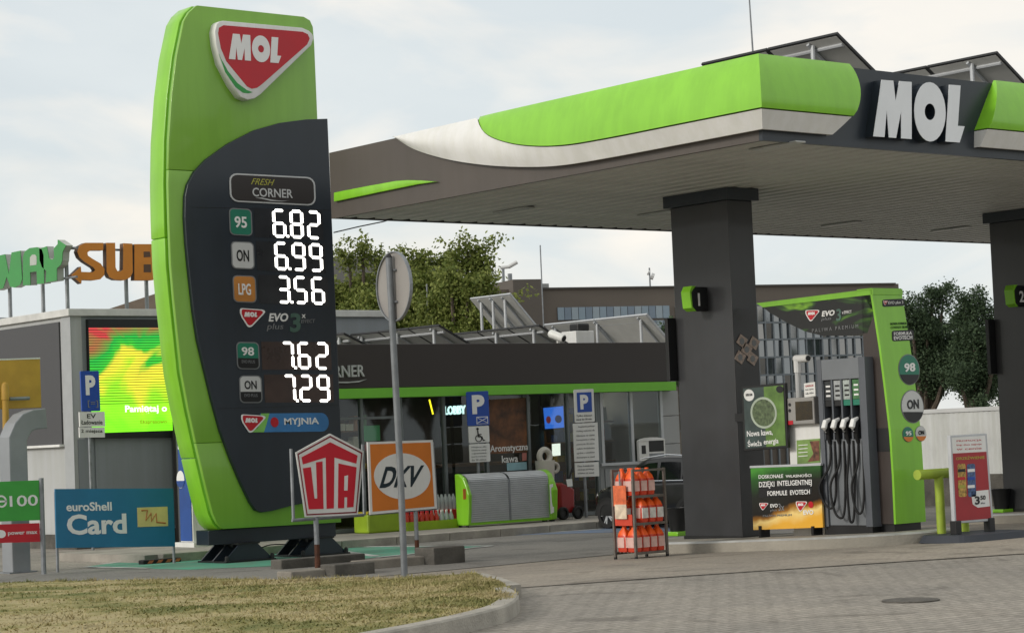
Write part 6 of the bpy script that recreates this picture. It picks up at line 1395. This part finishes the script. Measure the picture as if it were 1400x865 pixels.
# grey block behind the left trees
pL_ = atD(470, 352, 95); bb = thing('grey_tower_block', 'grey concrete block half hidden behind the leafy tree', 'building', (pL_.x, pL_.y, 0))
GC_ = M('block_grey', (96, 96, 94), .8, 0, .08, .2)
def dblock(name, u0, u1, v, D, dep, mat, par):
    a = atD(u0, v, D); b = atD(u1, v, D); b.z = a.z = (a.z+b.z)/2; d = (b-a); d.z = 0; nn = Vector((d.y, -d.x, 0)).normalized(); nn = nn if nn.dot(CAM-a) > 0 else -nn
    MB().prism([Vector((a.x, a.y, 0)), Vector((b.x, b.y, 0)), Vector((b.x, b.y, a.z)), Vector((a.x, a.y, a.z))], -nn*dep).build(name, mat, par)
dblock('tall_part', 380, 519, 351.5, 95, 14, GC_, bb); dblock('low_part', 519.5, 626, 359, 96, 14, GC_, bb); dblock('tall_part', 60, 379, 420, 96, 14, GC_, bb)
# brown gable roof behind the orange letters
pg_ = atD(180, 415, 70); gh_ = thing('gable_roof_house', 'brown gabled roof rising behind the corner building', 'building', (pg_.x, pg_.y, 0))
a, b, c = atD(140, 421, 70), atD(330, 421, 70), atD(235, 394, 70); a.z = b.z = (a.z+b.z)/2; dd = (b-a).normalized(); nn = Vector((dd.y, -dd.x, 0)); nn = nn if nn.dot(CAM-a) > 0 else -nn
MB().prism([Vector((a.x, a.y, 0)), Vector((b.x, b.y, 0)), b, a], -nn*8).build('wall', OBR, gh_); MB().prism([a, b, c], -nn*8).build('roof', M('roof_brown', (112, 100, 88), .8), gh_)
# white corrugated wall at the right
XWc = 14.0; pWc = PX(XWc); ww = thing('corrugated_white_wall', 'white corrugated metal container beyond the pump at the right', 'container', (XWc, on(1320, 650, pWc).y, 0))
ya, yb = on(1372, 600, pWc).y, on(1215, 600, pWc).y; z0, z1 = on(1320, 648, pWc).z, on(1320, 561, pWc).z
rows = [[], []]; n = int((yb-ya)/.11)
for i in range(n*2+1): y = ya+(yb-ya)*i/(n*2); dx = .012 if (i//1) % 2 else 0; rows[0].append((XWc+dx, y, z0)); rows[1].append((XWc+dx, y, z1))
CWM = M('container_white', (200, 202, 200), .55, 0, .08, 1.2, streak=.08)
MB().grid(rows).build('corrugated_side', CWM, ww, fix=False); box('body', CWM, ww, XWc+.05, XWc+2.3, ya, yb, z0, z1-.02); box('top_rail', PALE, ww, XWc-.02, XWc+2.3, ya-.02, yb+.02, z1-.02, z1+.05); box('bottom_rail', CONC2, ww, XWc-.02, XWc+2.3, ya-.01, yb+.01, -.02, z0)
# ================================================================== TREES
def leaf_mat(name, c1, c2):
    m = bpy.data.materials.new(name); m.use_nodes = True; t = m.node_tree; n = t.nodes; l = t.links; b = n['Principled BSDF']; b.inputs['Roughness'].default_value = .6; b.inputs['Specular IOR Level'].default_value = .25
    g = n.new('ShaderNodeNewGeometry'); r = n.new('ShaderNodeValToRGB'); r.color_ramp.elements[0].color = (*lin(c1), 1); r.color_ramp.elements[1].color = (*lin(c2), 1)
    l.new(g.outputs['Random Per Island'], r.inputs[0]); l.new(r.outputs[0], b.inputs['Base Color'])
    tr = n.new('ShaderNodeBsdfTranslucent'); l.new(r.outputs[0], tr.inputs[0]); mxs = n.new('ShaderNodeMixShader'); mxs.inputs[0].default_value = .3; l.new(b.outputs[0], mxs.inputs[1]); l.new(tr.outputs[0], mxs.inputs[2]); l.new(mxs.outputs[0], n['Material Output'].inputs[0])
    return m
LF1 = leaf_mat('leaf_olive', (84, 100, 42), (138, 146, 78)); LF2 = leaf_mat('leaf_dark', (46, 62, 44), (82, 100, 72)); BARK = M('bark', (84, 74, 64), .9, 0, .25, 6, .6, 20)
def crown_tree(name, label, base, blobs, leaves, ls, lm, group, seed, twigs=0):
    r = random.Random(seed); o = thing(name, label, 'tree', tuple(base), group); base = Vector(base)
    top = Vector(blobs[0][0]); tm = MB(); tm.tube([base+Vector((0, 0, -.2)), base.lerp(Vector((top.x, top.y, base.z)), .3)+Vector((0, 0, (top.z-base.z)*.5)), top], [.22, .16, .06], 8)
    for c, rr in blobs[1:]: tm.tube([base+Vector((0, 0, (top.z-base.z)*.4)), base.lerp(Vector(c), .6)+Vector((0, 0, .3)), Vector(c)], [.10, .07, .03], 6)
    tm.build('trunk', BARK, o, smooth=True)
    m = MB(); tot = sum(rr[0]*rr[1]*rr[2] for _, rr in blobs); sub = []
    for c, rr in blobs:
        k = max(3, int(70*rr[0]*rr[1]*rr[2]/tot*len(blobs)))
        for i in range(k):
            while True:
                d = Vector((r.uniform(-1, 1), r.uniform(-1, 1), r.uniform(-1, 1)))
                if .25 < d.length < 1: break
            d = d.normalized()*(d.length**.45); sub.append((Vector(c)+Vector((d.x*rr[0], d.y*rr[1], d.z*rr[2])), max(.13, r.uniform(.12, .28)*min(rr))))
    if twigs:
        for c, rr in blobs:
            for i in range(twigs):
                a = r.uniform(0, 6.28); q = Vector(c)+Vector((math.cos(a)*rr[0]*.6, math.sin(a)*rr[1]*.6, rr[2]*.7)); e = q+Vector((r.gauss(0, .25), r.gauss(0, .25), r.uniform(.1, .35)))
                for k in range(4): sub.append((q.lerp(e, k/3), .10))
    for i in range(leaves):
        c, s = sub[r.randrange(len(sub))]; p = c+Vector((r.gauss(0, s), r.gauss(0, s), r.gauss(0, s*.8)))
        a = Vector((r.gauss(0, 1), r.gauss(0, 1), r.gauss(0, 1))).normalized(); b = a.cross(Vector((r.gauss(0, 1), r.gauss(0, 1), r.gauss(0, 1)))).normalized(); h = ls*r.uniform(.6, 1.3)
        m.add([p-a*h*.5, p+b*h*.3, p+a*h*.5, p-b*h*.3], [(0, 1, 2, 3)])
    m.build('crown', lm, o, fix=False); return o
def tpx(u, v, D, ru, rv): p = atD(u, v, D); k = D/F; return ((p.x, p.y, p.z), (ru*k, ru*k, rv*k))
def gnd(u, D): p = atD(u, 600, D); return (p.x, p.y, 0)
TG = 'trees behind the shop roof'
def loose(u, v, D, ru, rv, n, seed, tops):
    r = random.Random(seed); o = [tpx(u, v, D, ru*.55, rv*.55)]
    for i in range(n):
        a_ = 2*math.pi*i/n+r.uniform(-.3, .3); k = r.uniform(.45, .95); q = r.uniform(.22, .40); o.append(tpx(u+ru*k*math.cos(a_), v+rv*k*math.sin(a_)*.9, D+r.uniform(-1, 1), ru*q, ru*q*r.uniform(.7, 1.1)))
    for uu, vv, w_ in tops: o.append(tpx(uu, vv, D, w_, w_*1.7))
    return o
crown_tree('leafy_tree', 'olive leafy tree right behind the round sign, over the shop roof', gnd(560, 52), loose(560, 430, 52, 58, 60, 11, 21, ((552, 366, 6), (575, 372, 8), (590, 362, 5), (607, 368, 7))), 40000, .095, LF1, TG, 1, 3)
crown_tree('leafy_tree', 'olive leafy tree next to the pylon edge above the shop roof', gnd(494, 54), loose(494, 432, 54, 46, 62, 10, 22, ((478, 362, 6), (497, 352, 7), (520, 366, 6))), 32000, .095, LF1, TG, 2, 3)
crown_tree('leafy_tree', 'olive leafy tree with sparse upright twigs left of the raised panel', gnd(634, 50), loose(628, 422, 50, 44, 54, 10, 23, ((630, 360, 6), (640, 344, 5), (655, 352, 6), (662, 376, 7), (646, 372, 8))), 28000, .095, LF1, TG, 3, 3)
TG2 = 'dark trees at the right'
crown_tree('dark_tree', 'dark green tree rising just right of the green portal', gnd(1265, 66), loose(1268, 492, 66, 46, 84, 11, 31, ((1275, 414, 10), (1290, 408, 9), (1258, 424, 8))), 46000, .085, LF2, TG2, 4, 2)
crown_tree('dark_tree', 'dark green tree left of the right edge column', gnd(1335, 64), loose(1334, 500, 64, 46, 82, 11, 32, ((1318, 418, 9), (1335, 424, 10), (1352, 436, 9))), 46000, .085, LF2, TG2, 5, 2)
crown_tree('dark_tree', 'dark green tree mostly hidden by the right edge column', gnd(1410, 66), [tpx(1410, 500, 66, 46, 84), tpx(1390, 460, 66, 30, 40)], 30000, .085, LF2, TG2, 6, 2)
crown_tree('dark_bush', 'dark bush at the foot of the office by the first column', gnd(915, 62), [tpx(915, 470, 62, 20, 24), tpx(905, 500, 62, 24, 30)], 9000, .1, LF2, 'bushes by the office', 7)
src = [o for o in COL.objects if o.name.startswith('dark_tree') and o.parent is None][:1]
# trees along the road behind the viewer, mirrored in the curtain wall
hp = on(1110, 470, pO_); dr = ray(1110, 470).normalized(); rr_ = (dr-nv*2*dr.dot(nv)); rr_.z = 0; rr_.normalize(); sdv = Vector((rr_.y, -rr_.x, 0))
for i in range(9):
    p = hp+rr_*(118+6*(i % 2))+sdv*((i-4)*6.2)
    t = copytree(src[0], (0, 0, 0)); t.location = (p.x, p.y, 0); t.rotation_euler = (0, 0, i*1.3); t.scale = (1.5, 1.5, 1.45+.25*(i % 3)); t['label'] = 'roadside tree across the street, mirrored in the glass wall'; t['group'] = 'trees across the road'
# overhead wire by the canopy
o = MB().tube([atD(456, 318, 40), atD(490, 310, 40), atD(524, 303, 40), atD(560, 292, 40)], .012, 5).build('overhead_wire', BLACK); tag(o, 'thin overhead wire below the far canopy corner', 'wire')
